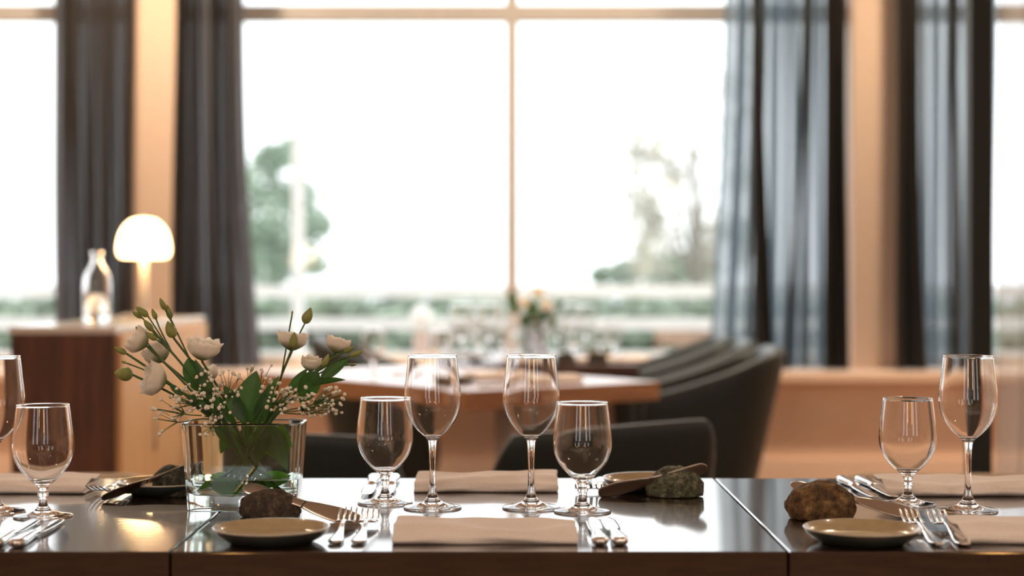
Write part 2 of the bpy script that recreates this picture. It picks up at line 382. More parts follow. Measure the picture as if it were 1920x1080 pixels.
# ------------------------------------------------------------------ curtains
def curtain(name, label, xt, xb, y, z0, z1, m, folds, amp, over=0.6, group=None, seed=1, dens=None, parent=None, cat='curtain'):
    """one hung sheet with omega-shaped folds; xt, xb: (left, right) at the top and bottom"""
    rnd = random.Random(seed)
    N = folds * 16; R = 26
    ph = [rnd.uniform(0.6, 1.4) for _ in range(folds + 1)]
    # fold widths: dens gives relative width of each fold
    wd = dens or [rnd.uniform(0.5, 1.5) for _ in range(folds)]
    tot = sum(wd); cum = [0]
    for q in wd: cum.append(cum[-1] + q / tot)
    bm = bmesh.new(); grid = []
    for j in range(R + 1):
        v = j / R; row = []
        z = z1 + (z0 - z1) * v
        a = xt[0] + (xb[0] - xt[0]) * v ** 2.2; b = xt[1] + (xb[1] - xt[1]) * v ** 2.2
        for i in range(N + 1):
            f = i / 16; k = min(int(f), folds - 1); s = f - k
            u = cum[k] + (cum[k + 1] - cum[k]) * s
            width = (cum[k + 1] - cum[k]) * (b - a)
            an = 2 * PI * s
            am = (amp if width < .04 else .022) * ph[k] * (0.75 + 0.35 * math.sin(2.1 * v + k))
            x = a + (b - a) * u - width * over * 0.35 * math.sin(2 * an) + 0.006 * math.sin(5 * v + k * 1.7)
            yy = y - .03 - am * (0.5 - 0.5 * math.cos(an)) + 0.008 * math.sin(7 * v + k)
            row.append(bm.verts.new((x, yy, z)))
        grid.append(row)
    for j in range(R):
        for i in range(N): bm.faces.new((grid[j][i], grid[j][i+1], grid[j+1][i+1], grid[j+1][i]))
    o = obj(name, bm, m, parent)
    if label: tag(o, label, cat, group)
    return o
cz0 = 0.672
def X7(px, Y=7.2): return at(px, 522, Y).x
curtain('curtain', 'dark grey curtain left of the lamp-lit wall pier, behind the bottle', (X7(108), X7(254)), (X7(118), X7(256)), 7.2, cz0, 2.98, M['curtain'], 13, 0.09, 0.9, seed=3, dens=[1.5, .5, .45, .5, .45, .5, .4, .5, .45, .5, .4, .4, .4])
curtain('curtain', 'dark brownish grey curtain directly right of the lamp-lit wall pier', (X7(336), X7(452)), (X7(332), X7(486)), 7.2, cz0, 2.98, M['curtain'], 13, 0.09, 0.9, seed=5, dens=[.4, .45, .5, .45, .4, .5, 1.2, .45, .4, .5, .4, .5, 1.5])
cr1 = curtain('curtain', 'blue grey sheer curtain left of the right wall pier, behind the dark chairs', (X7(1366), X7(1572)), (X7(1340), X7(1574)), 7.2, cz0, 2.98, M['sheer'], 14, 0.09, 0.9, seed=9, dens=[2.2, .3, .28, .3, .28, 1.9, 1.5, .35, .3, 1.5, .28, .26, .28, .26])
cr2 = curtain('curtain', 'blue grey sheer curtain between the right wall pier and the black post', (X7(1676), X7(1856)), (X7(1680), X7(1856)), 7.2, cz0, 2.98, M['sheer'], 9, 0.09, 0.9, seed=12, dens=[.28, .28, 1.7, 1.8, .3, .3, .3, 1.2, 1.8])
for (par, a, b, c_, d_, nf) in [(cr1, 1396, 1416, 1412, 1440, 3), (cr1, 1493, 1508, 1462, 1470, 2), (cr1, 1532, 1576, 1536, 1576, 6), (cr2, 1664, 1702, 1668, 1722, 5), (cr2, 1764, 1780, 1770, 1782, 2)]:  # dark strips added where the gathered sheer looks shaded
    q = curtain('fold_shade_strip', None, (X7(a), X7(b)), (X7(c_), X7(d_)), 7.08, cz0, 2.98, M['fold_shade'], nf, 0.04, 0.5, seed=a, parent=par); q['label'] = 'added dark strip for the shade of gathered folds'
# black post and pale sheer divider nearer on the right
pc = at(1835, 522, 4.2)
o = obj('post', B(pc.x - .027, pc.x + .027, 4.17, 4.23, 0, CEIL), M['black'], smooth=False, bevel=0.003); tag(o, 'slim black floor-to-ceiling post right of the sheer curtain', 'post')
curtain('sheer_curtain', 'pale translucent divider curtain at the right edge, beside the black post', (pc.x + .04, pc.x + .55), (pc.x + .04, pc.x + .55), 4.2, 0.02, 2.98, M['sheer_light'], 7, 0.05, 0.3, seed=15)

# ------------------------------------------------------------------ outside
o = struct('ground', B(-60, 60, WI + .4, 11, -0.35, -0.25), M['deck'])
o = struct('lawn', B(-60, 60, 11, 60, -0.6, -0.5), M['lawn'])
o = struct('sea', B(-400, 400, 60, 480, -1.2, -1.1), M['sea'])
t = thing('terrace_railing', 'white horizontal-board railing along the terrace outside the windows', 'railing', (0, 10, -0.25))
for (z0, z1) in ((1.19, 1.262), (0.995, 1.07), (.80, .87), (.6, .67), (.4, .47)):
    obj('rail', B(-9, 9, -.02, .02, z0, z1), M['white_paint'], t, smooth=False)
for k in range(9):
    x = -8.8 + k * 2.2
    obj('railing_post', B(x - .04, x + .04, .02, .1, 0, 1.19), M['white_paint'], t, smooth=False)
pw = at(559, 522, 9.6)
o = obj('white_post', lathe([(0, 0), (.05, 0), (.045, .05), (.036, .06), (.034, 2.25), (.04, 2.27), (0, 2.3)], 24), M['white_paint'], loc=(pw.x, 9.6, -.25)); tag(o, 'slim white upright pole in front of the green tree outside', 'pole')
pw = at(791, 522, 8.7)
t = thing('garden_lamp', 'short terrace post with a white globe, outside beyond the far table', 'garden lamp', (pw.x, 8.7, -.25))
obj('lamp_post', lathe([(0, 0), (.07, 0), (.055, .05), (.045, .6), (.045, 1.02), (0, 1.03)], 24), M['post'], t)
obj('globe', lathe([(0, 1.0)] + [(.062 * math.sin(a), 1.09 - .075 * math.cos(a)) for a in [PI * k / 12 for k in range(2, 12)]] + [(0, 1.165)], 24), M['white_paint'], t)
# garden bench
pb = at(1275, 634, 10.6)
t = thing('garden_bench', 'brown wooden garden bench behind the terrace railing', 'bench', (pb.x, 10.7, -.25))
obj('backrest', B(-.15, .25, -.02, .02, .87, 1.02), M['brown_wood'], t, smooth=False); obj('seat', B(-.15, .25, -.42, -.02, .42, .46), M['brown_wood'], t, smooth=False)
for sx in (-.14, .2):
    for sy in (-.4, -.02): obj('leg', B(sx, sx + .04, sy, sy + .04, 0, .42 if sy < -.1 else .9), M['brown_wood'], t, smooth=False)

def leafquads(bm, c, r, n, size, rnd, droop=0):
    for _ in range(n):
        while True:
            p = Vector((rnd.uniform(-1, 1), rnd.uniform(-1, 1), rnd.uniform(-1, 1)))
            if p.length < 1: break
        p = Vector((p.x * r[0], p.y * r[1], p.z * r[2])) + c
        a = Vector((rnd.uniform(-1, 1), rnd.uniform(-1, 1), rnd.uniform(-1, 1))).normalized(); b = a.orthogonal().normalized()
        s = size * rnd.uniform(.6, 1.4)
        if droop: a = Vector((rnd.uniform(-.3, .3), rnd.uniform(-.3, .3), -1)).normalized(); b = Vector((rnd.uniform(-1, 1), rnd.uniform(-1, 1), 0)).normalized()
        vs = [bm.verts.new(p + a * s * x + b * s * .6 * y) for x, y in ((-1, 0), (0, .8), (1, 0), (0, -.8))]
        bm.faces.new(vs)
def hedge(name, label, x0, x1, y, h, th, m, n, seed, z0=-.5, size=.06, cat='hedge'):
    rnd = random.Random(seed); bm = bmesh.new()
    nx = int((x1 - x0) / .5) + 1
    for i in range(n):
        x = rnd.uniform(x0, x1); yy = y + rnd.uniform(-th, th)
        top = h * (0.93 + .07 * noise.noise(Vector((x * .5, y, 0))))
        leafquads(bm, Vector((x, yy, z0 + rnd.uniform(0.1, 1) ** .6 * (top - z0))), (.12, .12, .1), 3, size, rnd)
    o = obj(name, bm, m, smooth=False); tag(o, label, cat); return o
hedge('hedge', 'long clipped green hedge beyond the white terrace railing', -9, 9, 14, .90, .4, M['hedge'], 9000, 2, size=.09)
def tree(label, x, y, blobs, m, bark, trunk_h, seed, size=.12, droop=0, limbs=None):
    rnd = random.Random(seed)
    t = thing('tree', label, 'tree', (x, y, -.5))
    bm = bmesh.new(); tube(bm, [(0, 0, 0), (.05, 0, trunk_h * .5), (-.03, .05, trunk_h)], [.14, .10, .05], 10)
    for (c, r, n) in blobs: tube(bm, bez(Vector((0, 0, trunk_h * .45)), Vector((c[0] * .4, c[1] * .4, c[2] * .8)), Vector(c), 6), [.02, .016, .012, .010, .008, .006, .004], 5)
    obj('trunk', bm, bark, t)
    bm = bmesh.new()
    for (c, r, n) in blobs: leafquads(bm, Vector(c), r, n, size, rnd, droop)
    obj('crown', bm, m, t, smooth=False)
    return t
def rel(px, py, Y, x, z=-.5):
    p = at(px, py, Y); return (p.x - x, 0, p.z - z)
Yt = 40; x0 = at(520, 522, Yt).x
bl = []
for (px, py, rpx, n) in [(540, 285, 32, 200), (505, 300, 34, 260), (480, 350, 50, 420), (555, 370, 45, 420), (520, 420, 60, 620), (590, 420, 36, 320), (470, 450, 55, 460), (560, 480, 50, 420), (500, 500, 50, 420), (600, 500, 22, 120)]:
    r = rpx * Yt / F; bl.append((rel(px, py, Yt, x0), (r, r, r * .9), int(n * .6)))
tree('leafy green tree outside, right of the brown-grey curtain', x0, Yt, bl, M['tree_leaf'], M['bark'], 4.0, 4, .13)
Yt = 28; x0 = at(1300, 522, Yt).x
bl = []
rr = random.Random(5)
for k in range(34):
    px = rr.uniform(1190, 1400); py = rr.uniform(60, 500); sp = (px - 1180) / 180
    if py < 60 + 200 * max(0, 1 - sp * 1.3): py += 200
    r = rr.uniform(16, 34) * Yt / F
    bl.append((rel(px, py, Yt, x0), (r * 1.3, r, r * 2.4), 34 if py < 230 else 120))
tree('tall wispy autumn birch outside, left of the blue grey sheer curtain', x0, Yt, bl, M['birch_leaf'], M['bark'], 3.6, 6, .055, 1)
Yt = 30; x0 = at(-60, 522, Yt).x
bl = []
for k in range(14):
    r = rr.uniform(20, 34) * Yt / F; bl.append((rel(rr.uniform(-120, 10), rr.uniform(120, 440), Yt, x0), (r, r, r * 1.3), 40))
tree('sparse tree outside at the left edge of the picture', x0, Yt, bl, M['birch_leaf'], M['bark'], 4.6, 8, .05, 1)
hp = at(1215, 522, 35)
bm = bmesh.new(); rnd = random.Random(11)
for (px, py, rp, n) in [(1130, 515, 26, 120), (1175, 508, 30, 200), (1225, 503, 34, 260), (1270, 500, 36, 260), (1320, 508, 30, 200), (1200, 525, 60, 260), (1290, 525, 60, 260)]:
    c = at(px, py, 33); r = rp * 33 / F; leafquads(bm, c, (r, r, r * .8), n, .09, rnd)
for k in range(5):
    c = at(1150 + k * 40, 530, 33); tube(bm, [(c.x, 33, -.5), (c.x, 33, c.z)], .03, 6)
o = obj('shrub', bm, M['hedge'], smooth=False); tag(o, 'low rounded green shrubs on the lawn beneath the birch', 'shrub')

# ------------------------------------------------------------------ near tables
DN, DF = 1.860, 2.545      # near and far edge of the long row of tables
xs = [on(318, 1035).x, on(1479, 1035).x]
WT = xs[1] - xs[0]
GAP = 0.0022
def near_table(label, x0, x1, zt, dy=0):
    t = thing('dining_table', label, 'table', ((x0 + x1) / 2, (DN + DF) / 2 + dy, 0), 0, 'dark tables pushed together in a row')
    hw = (x1 - x0) / 2 - GAP / 2; hd = (DF - DN) / 2
    obj('tabletop', B(-hw, hw, -hd, hd, zt - .034, zt), M['table'], t, smooth=False, bevel=0.0022)
    bm = bmesh.new(); a = hw - .012; b = hd - .004
    box(bm, -a, a, -b, -b + .02, zt - .105, zt - .034); box(bm, -a, a, b - .02, b, zt - .105, zt - .034)
    box(bm, -a, -a + .02, -b + .02, b - .02, zt - .105, zt - .034); box(bm, a - .02, a, -b + .02, b - .02, zt - .105, zt - .034)
    obj('apron', bm, M['table_edge'], t, smooth=False, bevel=.002)
    for sx in (-1, 1):
        for sy in (-1, 1):
            cx, cy = sx * (a - .055), sy * (b - .055)
            obj('leg', B(cx - .028, cx + .028, cy - .028, cy + .028, 0, zt - .034), M['table_edge'], t, smooth=False, bevel=.003)
    return t
near_table('dark glossy table at the left, under the left wine glasses and forks', xs[0] - WT, xs[0], TT)
near_table('dark glossy middle table, carrying four glasses and two folded napkins', xs[0], xs[1], TT)
near_table('dark glossy table at the right, under the rusty stone', xs[1], xs[1] + WT, TT)

# ------------------------------------------------------------------ background tables
def bg_table(label, cx, cy, L, W, ang, m, ped, th=.055):
    t = thing('dining_table', label, 'table', (cx, cy, 0), ang)
    obj('tabletop', B(-L/2, L/2, -W/2, W/2, TT - th, TT), m, t, smooth=False, bevel=.004)
    for (px_, py_) in ped:
        bm = bmesh.new(); tube(bm, [(px_, py_, .02), (px_, py_, TT - th)], .028, 16); obj('pedestal', bm, M['frame'], t)
        obj('base', lathe([(0, 0), (.2, 0), (.2, .012), (.03, .03), (0, .03)], 32), M['frame'], t, loc=(px_, py_, 0))
    return t
A0 = Vector((-0.115, 4.52)); dirR = Vector((0.62, 0.78)).normalized(); 
ang2 = math.radians(38)
ux = Vector((math.cos(ang2), math.sin(ang2))); uy = Vector((-math.sin(ang2), math.cos(ang2)))
c2 = A0 + ux * .35 + uy * .60
bg_table('brown oak table set at an angle in the middle distance', c2.x, c2.y, .70, 1.2, ang2, M['oak'], [(0, -.3), (0, .3)])
t3x0, t3x1 = -.27, .45
bg_table('darker set table near the window, between the dark armchairs', (t3x0 + t3x1) / 2, 6.42, t3x1 - t3x0, 1.0, 0, M['darkoak'], [(0, -.25), (0, .25)], th=.045)

# ------------------------------------------------------------------ tub chairs
def tub_chair(label, loc, rz, W, D, back_z, arm_z, m, group=None, flare=.06, rc=.12, slope=1.6, tilt=0.0):
    t = thing('armchair', label, 'chair', loc, rz, group)
    # U-shaped plan, open to +Y
    path = []
    n = 10; hw = W / 2
    for i in range(n): path.append((-hw, D * (1 - i / n) - D/2 + (rc) * (i / n)))
    for i in range(9):
        a = PI + (PI / 2) * i / 8; path.append((-hw + rc + rc * math.cos(a), -D/2 + rc + rc * math.sin(a)))
    for i in range(1, 6): path.append((-hw + rc + (W - 2 * rc) * i / 6, -D/2))
    for i in range(9):
        a = 1.5 * PI + (PI / 2) * i / 8; path.append((hw - rc + rc * math.cos(a), -D/2 + rc + rc * math.sin(a)))
    for i in range(1, n + 1): path.append((hw, -D/2 + rc + (D - rc) * i / n))
    path[0] = (-hw, D/2)
    sec = [(0, 0), (0, .35), (0, .75), (.0, .95), (.15, .99), (.5, 1.0), (.85, .99), (1, .95), (1, .6), (1, 0)]
    th = .05; zb = .30; bm = bmesh.new(); rows = []
    N = len(path)
    for i, (x, y) in enumerate(path):
        a = Vector(path[max(i - 1, 0)]); b = Vector(path[min(i + 1, N - 1)]); tn = (b - a).normalized(); nin = Vector((-tn.y, tn.x))   # inward
        q = min(1, max(0, (y + D/2) / D)); s = (1 - q) ** slope
        top = arm_z + (back_z - arm_z) * s
        row = []
        for (o_, h) in sec:
            z = zb + (top + tilt * x / W * s - zb) * h
            k = flare * (1 - (z - zb) / (back_z - zb))
            p = Vector((x, y)) * (1 - k * 1.6) + nin * (th * o_)
            p.y -= .10 * (z - zb) / (back_z - zb) * (1 - q) * 1.0
            row.append(bm.verts.new((p.x, p.y, z)))
        rows.append(row)
    for r0, r1 in zip(rows, rows[1:]):
        for k in range(len(sec)):
            bm.faces.new((r0[k], r0[(k + 1) % len(sec)], r1[(k + 1) % len(sec)], r1[k]))
    bm.faces.new(rows[0]); bm.faces.new(rows[-1][::-1])
    obj('shell', bm, m, t, sub=1)
    bm = bmesh.new(); box(bm, -hw + th + .02, hw - th - .02, -D/2 + th + .02, D/2 - .0, .31, .45)
    obj('seat', bm, m, t, bevel=.03)
    for sx in (-1, 1):
        for sy in (-1, 1):
            bm = bmesh.new(); cx, cy = sx * (hw - .09), sy * (D/2 - .09); tube(bm, [(cx * 1.12, cy * 1.12, 0), (cx, cy, .315)], [.012, .020], 12)
            obj('leg', bm, M['leg'], t)
    return t
# nearest pair, backs towards us
def chair_from_back(label, a, b, D, bz, az, **k):
    a = Vector(a); b = Vector(b); c = (a + b) / 2; d = (b - a); W = d.length; rz = math.atan2(d.y, d.x)
    nrm = Vector((-math.sin(rz), math.cos(rz))); c = c + nrm * (D / 2 + .10)
    return tub_chair(label, (c.x, c.y, 0), rz, W, D, bz, az, M['uph'], **k)
chair_from_back('dark armchair with its back to us, right of the middle glasses', (-.036, 3.46), (.465, 3.60), .33, .742, .54, rc=.05, flare=.035, tilt=.030, slope=4.5)
chair_from_back('dark armchair with its back to us, behind the flower vase', (-.63, 3.46), (-.222, 3.42), .33, .735, .54, rc=.05, flare=.035, tilt=-.015, slope=4.5)
g3 = 'dark armchairs along the right side of the far table'
yy0 = [5.45, 6.05, 6.65]
for i, y in enumerate(yy0):
    lab = ['nearest of the three dark armchairs right of the far table', 'middle of the three dark armchairs right of the far table', 'farthest of the three dark armchairs, closest to the window'][i]
    tub_chair(lab, (.585, y - .02, 0), PI/2, .52, .38, .838, .69, M['uph'], g3, rc=.16, flare=.07, slope=1.3)
tub_chair('dark armchair left of the far table, facing right', (-.47, 6.35, 0), -PI/2, .52, .38, .838, .69, M['uph'], rc=.16, flare=.07, slope=1.3)
# pale chairs whose rims just clear the far edge of the row
tub_chair('beige armchair tucked behind the left table, only its rim in view', (-.90, 2.96, 0), PI, .50, .42, .678, .60, M['uph_beige'], rc=.10)
tub_chair('beige armchair tucked behind the right table, only its rim in view', (.835, 2.96, 0), PI, .50, .42, .678, .60, M['uph_beige'], rc=.10)

# ------------------------------------------------------------------ sideboard, lamp and bottle
cx0, cx1 = at(20, 522, 4.5).x, at(214, 522, 4.5).x
CT = .924
t = thing('sideboard', 'tall narrow sideboard with walnut end and pale birch side, carrying the lamp', 'sideboard', ((cx0 + cx1) / 2, 5.15, 0))
hw = (cx1 - cx0) / 2
obj('end_panel', B(-hw, hw, -.65, -.628, 0.0, CT - .012), M['cab_end'], t, smooth=False, bevel=.002)
obj('body', B(-hw + .002, hw - .002, -.628, .648, .06, CT - .02), M['cab_side'], t, smooth=False)
obj('plinth', B(-hw + .02, hw - .02, -.60, .63, 0, .06), M['cab_end'], t, smooth=False)
obj('counter', B(-hw - .004, hw + .004, -.652, .652, CT - .02, CT), M['cab_top'], t, smooth=False, bevel=.003)
for k in range(3):
    y0 = -.62 + k * .422
    d = obj('door', B(hw - .002, hw + .014, y0 + .003, y0 + .419, .07, CT - .024), M['cab_side'], t, smooth=False, bevel=.002)
    bm = bmesh.new(); tube(bm, [(hw + .022, y0 + .39, .55), (hw + .022, y0 + .39, .66)], .004, 8); obj('handle', bm, M['lamp_metal'], d)
lp = at(270, 522, 5.45)
t = thing('table_lamp', 'glowing mushroom-shaped table lamp with white opal dome shade', 'lamp', (lp.x, 5.45, CT))
sc = 5.45 / F
z_sh0 = at(270, 484, 5.45).z - CT; z_sh1 = at(270, 408, 5.45).z - CT; R_ = 49 * sc
obj('base', lathe([(0, 0), (.07, 0), (.072, .006), (.07, .012), (.014, .016), (0, .016)], 40), M['lamp_metal'], t)
obj('stem', lathe([(.013, .014), (.013, z_sh0 + .03), (0, z_sh0 + .03)], 24), M['lamp_metal'], t)
prof = [(0, z_sh0 + .004), (R_ * .86, z_sh0), (R_ * .97, z_sh0 + .008)]
hh = z_sh1 - z_sh0
prof = catmull([(R_ * .30, z_sh0 + .002, 0), (R_ * .8, z_sh0, 0), (R_ * .97, z_sh0 + .012, 0), (R_, z_sh0 + hh * .3, 0), (R_ * .86, z_sh0 + hh * .66, 0), (R_ * .5, z_sh0 + hh * .93, 0), (0, z_sh1, 0)], 5)
obj('shade', lathe([(max(p.x, 0), p.y) for p in prof[:-1]] + [(0, z_sh1)], 48), M['shade'], t)
# clear bottle
bp = at(182, 522, 4.78)
t = thing('glass_bottle', 'clear glass water bottle on the sideboard, left of the lamp', 'bottle', (bp.x, 4.78, CT))
bo = catmull([(.0, .003, 0), (.036, .003, 0), (.0395, .01, 0), (.0395, .10, 0), (.036, .135, 0), (.022, .162, 0), (.0155, .178, 0), (.0155, .195, 0), (.018, .198, 0), (.018, .206, 0)], 5)
prof = [(max(p.x, 0), p.y) for p in bo]; prof[0] = (0, .0005)
inn = [(max(0, r - .0025), z + (.006 if z < .02 else 0)) for r, z in prof][::-1]
obj('bottle_body', lathe(prof + inn[:-1] + [(0, .0075)], 40), M['glass'], t)
obj('bottle_water', lathe([(0, .007), (.035, .0075), (.0372, .015), (.0372, .085), (0, .085)], 40), M['water'], t)

# ------------------------------------------------------------------ tableware
def part_lathe(name, prof, t, m, seg=64):
    bm = lathe(prof, seg)
    bm.norecalc = False if False else None
    return bm
def glass_obj(name, prof, parent, m, seg=72):
    """open surface of revolution; profile runs so that faces look outwards"""
    bm = bmesh.new(); rings = []
    for r, z in prof:
        if r < 1e-6: rings.append([bm.verts.new((0, 0, z))])
        else: rings.append([bm.verts.new((r*math.cos(2*PI*k/seg), r*math.sin(2*PI*k/seg), z)) for k in range(seg)])
    for a, b in zip(rings, rings[1:]):
        for k in range(seg):
            k2 = (k + 1) % seg
            if len(a) == 1: bm.faces.new((a[0], b[k2], b[k]))
            elif len(b) == 1: bm.faces.new((a[k], a[k2], b[0]))
            else: bm.faces.new((a[k], a[k2], b[k2], b[k]))
    me = bpy.data.meshes.new(name); bm.to_mesh(me); bm.free()
    for p in me.polygons: p.use_smooth = True
    me.materials.append(m)
    o = bpy.data.objects.new(name, me); link(o, parent); return o
def make_glass(label, foot, stem_pts, bowl_out, th, group, loc, cat='wine glass', name='wine_glass'):
    """foot: list from the centre underneath to the joint with the stem; every list runs bottom->top on the outside"""
    t = thing(name, label, cat, loc, 0, group)
    c = lambda P, n=5: [(max(p.x, 0), p.y) for p in catmull([(a, b, 0) for a, b in P], n)]
    fp = c(foot, 5); fp[0] = (0, foot[0][1])
    glass_obj('foot', fp, t, M['glass'])
    glass_obj('stem', c(stem_pts, 5), t, M['glass'], 48)
    out = c(bowl_out, 8)
    rim = out[-1]
    inn = []
    n = len(out)
    for i, (r, z) in enumerate(out):
        a = out[max(i-1, 0)]; b = out[min(i+1, n-1)]; dx, dz = b[0]-a[0], b[1]-a[1]; L = math.hypot(dx, dz) or 1
        ri, zi = r - dz / L * th, z + dx / L * th
        inn.append((ri, zi))
    zc_ = out[0][1]
    inn = [(r, z) for r, z in inn if r > 0.0012 and z > zc_ + .0055 and r < max(q[0] for q in out)]
    top = [(rim[0] - th * .5 + th * .72 * math.cos(q), rim[1] + th * .55 + th * .72 * math.sin(q)) for q in [-PI * .25 + PI * 1.5 * k_ / 12 for k_ in range(13)]]
    inn_r = inn[::-1]
    glass_obj('bowl', out + top + inn_r + [(0, inn_r[-1][1] - .0008)], t, M['glass'])
    return t
R2 = lambda v: v
def large_glass(label, loc, group):
    foot = [(0, .0012), (.018, .0012), (.034, .0003), (.0378, .0004), (.0383, .0014), (.0365, .0026), (.025, .0045), (.014, .0085), (.0085, .0135), (.0062, .019)]
    stem = [(.0062, .019), (.0047, .030), (.0040, .048), (.0042, .068), (.0052, .083), (.0065, .090)]
    bowl = [(.0065, .090), (.0100, .0945), (.0175, .1005), (.0270, .1115), (.0340, .1245), (.0374, .140), (.0370, .156), (.0348, .176), (.0320, .2015)]
    return make_glass(label, foot, stem, bowl, .0010, group, loc)
def small_glass(label, loc, group):
    foot = [(0, .0012), (.018, .0012), (.033, .0003), (.0366, .0004), (.0372, .0014), (.0355, .0026), (.024, .0045), (.014, .0075), (.0085, .0115), (.0058, .016)]
    stem = [(.0058, .016), (.0046, .0205), (.0054, .0255), (.0072, .0285), (.0056, .0325), (.0070, .0375), (.0088, .041)]
    bowl = [(.0088, .041), (.0135, .0445), (.0215, .0520), (.0310, .0640), (.0368, .0780), (.0382, .0905), (.0372, .106), (.0350, .124), (.0328, .1415)]
    return make_glass(label, foot, stem, bowl, .0011, group, loc)
gl, gs = 'tall wine glasses on the near tables', 'short-stemmed water glasses on the near tables'
def tp(px, py, dz=0.0):
    p = on(px, py); return (p.x, p.y, TT + dz)
eps = 0.0001
G1 = large_glass('tall wine glass, left one of the pair above the front napkin', tp(811, 953), gl)
dup(G1, tp(996, 953), label='tall wine glass, right one of the pair above the front napkin')
dup(G1, tp(1815, 958), label='tall wine glass on the right table, in front of the black post')
dup(G1, tp(-9, 961), label='tall wine glass cut off by the left edge of the picture')
G2 = small_glass('short-stemmed water glass beside the front forks, left of the wine glasses', tp(722, 944), gs)
dup(G2, tp(1092, 960), label='short-stemmed water glass above the front knives, right of the wine glasses')
dup(G2, tp(1702, 946), label='short-stemmed water glass on the right table, behind the forks')
dup(G2, tp(81, 969), label='short-stemmed water glass on the left table, above the knives')

def make_plate(label, loc, group, r=.0675):
    t = thing('side_plate', label, 'plate', loc, 0, group)
    k = r / .0675
    out = [(0, .0015), (.040, .0015), (.043, 0), (.046, .0), (.049, .002), (.058, .0065), (.0645, .0125), (.0668, .0165)]
    rim = [(.0668, .0165), (.0674, .0176), (.0668, .0186), (.0652, .0184)]
    inn = [(.0652, .0184), (.0625, .0140), (.057, .0098), (.047, .0072), (.030, .0064), (0, .0062)]
    f = lambda P: [(a * k, b) for a, b in P]
    obj('outer_glaze', lathe(f(out), 72), M['plate_out'], t); obj('rim', lathe(f(rim), 72), M['plate_rim'], t)['label'] = 'pale unglazed rim'
    obj('inner_glaze', lathe(f(inn), 72), M['plate_in'], t)['label'] = 'olive glazed centre'
    return t
gp = 'olive side plates'
pf = on(509, 987, TT + .018)
P1 = make_plate('round olive plate in front of the flower vase, rim dark outside', (pf.x, pf.y, TT), gp)
pf = on(1617, 988, TT + .018); dup(P1, (pf.x, pf.y, TT), label='round olive plate on the right table, in front of the rusty stone')
pf = on(1218, 895, TT + .018); dup(P1, (pf.x, pf.y, TT), label='round olive plate behind the grey-green stone')
pf = on(310, 901, TT + .018); dup(P1, (pf.x, pf.y - .0, TT), label='round plate on the left table, hidden behind the speckled dark stone')

def make_stone(label, loc, size, m, seed, rz=0, flat=.35):
    bm = bmesh.new(); bmesh.ops.create_icosphere(bm, subdivisions=5, radius=1)
    for v in bm.verts:
        p = v.co.copy(); d = 1 + .11 * noise.noise(p * 1.3 + Vector((seed, 0, 0))) + .07 * noise.noise(p * 3.5 + Vector((0, seed, 0))) + .03 * noise.noise(p * 9)
        q = p * d
        z = q.z
        if z < -flat: z = -flat + (z + flat) * .06
        v.co = Vector((q.x * size[0] / 2, q.y * size[1] / 2, (z + flat) / (1 + flat) * size[2]))
    zm = min(v.co.z for v in bm.verts)
    for v in bm.verts: v.co.z -= zm
    o = obj('stone', bm, m); o.location = loc; o.rotation_euler = (0, 0, rz); tag(o, label, 'stone', 'stones used as knife rests'); return o
c = on(505, 958); make_stone('dark brown rounded stone behind the front left plate', (at(506, 522, 2.135).x, 2.135, TT), (.079, .050, .034), M['stone_a'], 3)
c = on(1265, 925); make_stone('grey-green half-round stone right of the wine glasses', (at(1265, 522, 2.335).x, 2.335, TT), (.078, .055, .040), M['stone_b'], 8)
c = on(1539, 968); make_stone('rusty brown rough stone on the right table', (at(1540, 522, 2.115).x, 2.115, TT), (.087, .062, .047), M['stone_c'], 14)
c = on(330, 930); make_stone('speckled dark blocky stone left of the vase', (at(328, 522, 2.335).x, 2.335, TT), (.066, .05, .042), M['stone_d'], 21, flat=.6)

def orient(o, a, b, roll=0):
    """lay local +Y from a towards b"""
    a = Vector(a); b = Vector(b); d = (b - a).normalized(); q = d.to_track_quat('Y', 'Z')
    o.rotation_mode = 'QUATERNION'; from mathutils import Quaternion
    o.rotation_quaternion = q @ Quaternion((0, 1, 0), roll); o.location = a
def orient_n(o, a, b, tilt):
    a = Vector(a); y = (Vector(b) - a).normalized(); n = Vector((0, -math.sin(tilt), math.cos(tilt))); x = y.cross(n).normalized(); z = x.cross(y)
    o.rotation_mode = 'QUATERNION'; o.rotation_quaternion = Matrix((x, y, z)).transposed().to_quaternion(); o.location = a
def make_fork(label, a, b, group):
    t = thing('fork', label, 'fork', a, 0, group)
    bm = bmesh.new()
    strip(bm, smooth_st([(0, .004, .0030, .0016), (.006, .0080, .0030, .0019), (.02, .0092, .0028, .0018), (.05, .0068, .0030, .0020), (.08, .0042, .0050, .0022), (.105, .0030, .0085, .0021), (.122, .0036, .0100, .0019)], 4))
    obj('handle', bm, M['steel'], t)
    bm = bmesh.new()
    strip(bm, smooth_st([(.120, .0036, .0099, .0018), (.128, .0080, .0088, .0014), (.136, .0118, .0066, .0012), (.146, .0124, .0056, .0011), (.150, .0123, .0056, .0010)], 3))
    for k in range(4):
        xc = (k - 1.5) * .00685
        strip(bm, smooth_st([(.147, .0020, .0056, .0010, xc), (.160, .0018, .0068, .0010, xc), (.178, .0015, .0110, .0009, xc), (.192, .0009, .0170, .0006, xc)], 3), 8)
    obj('tines', bm, M['steel'], t)
    orient(t, a, b); return t
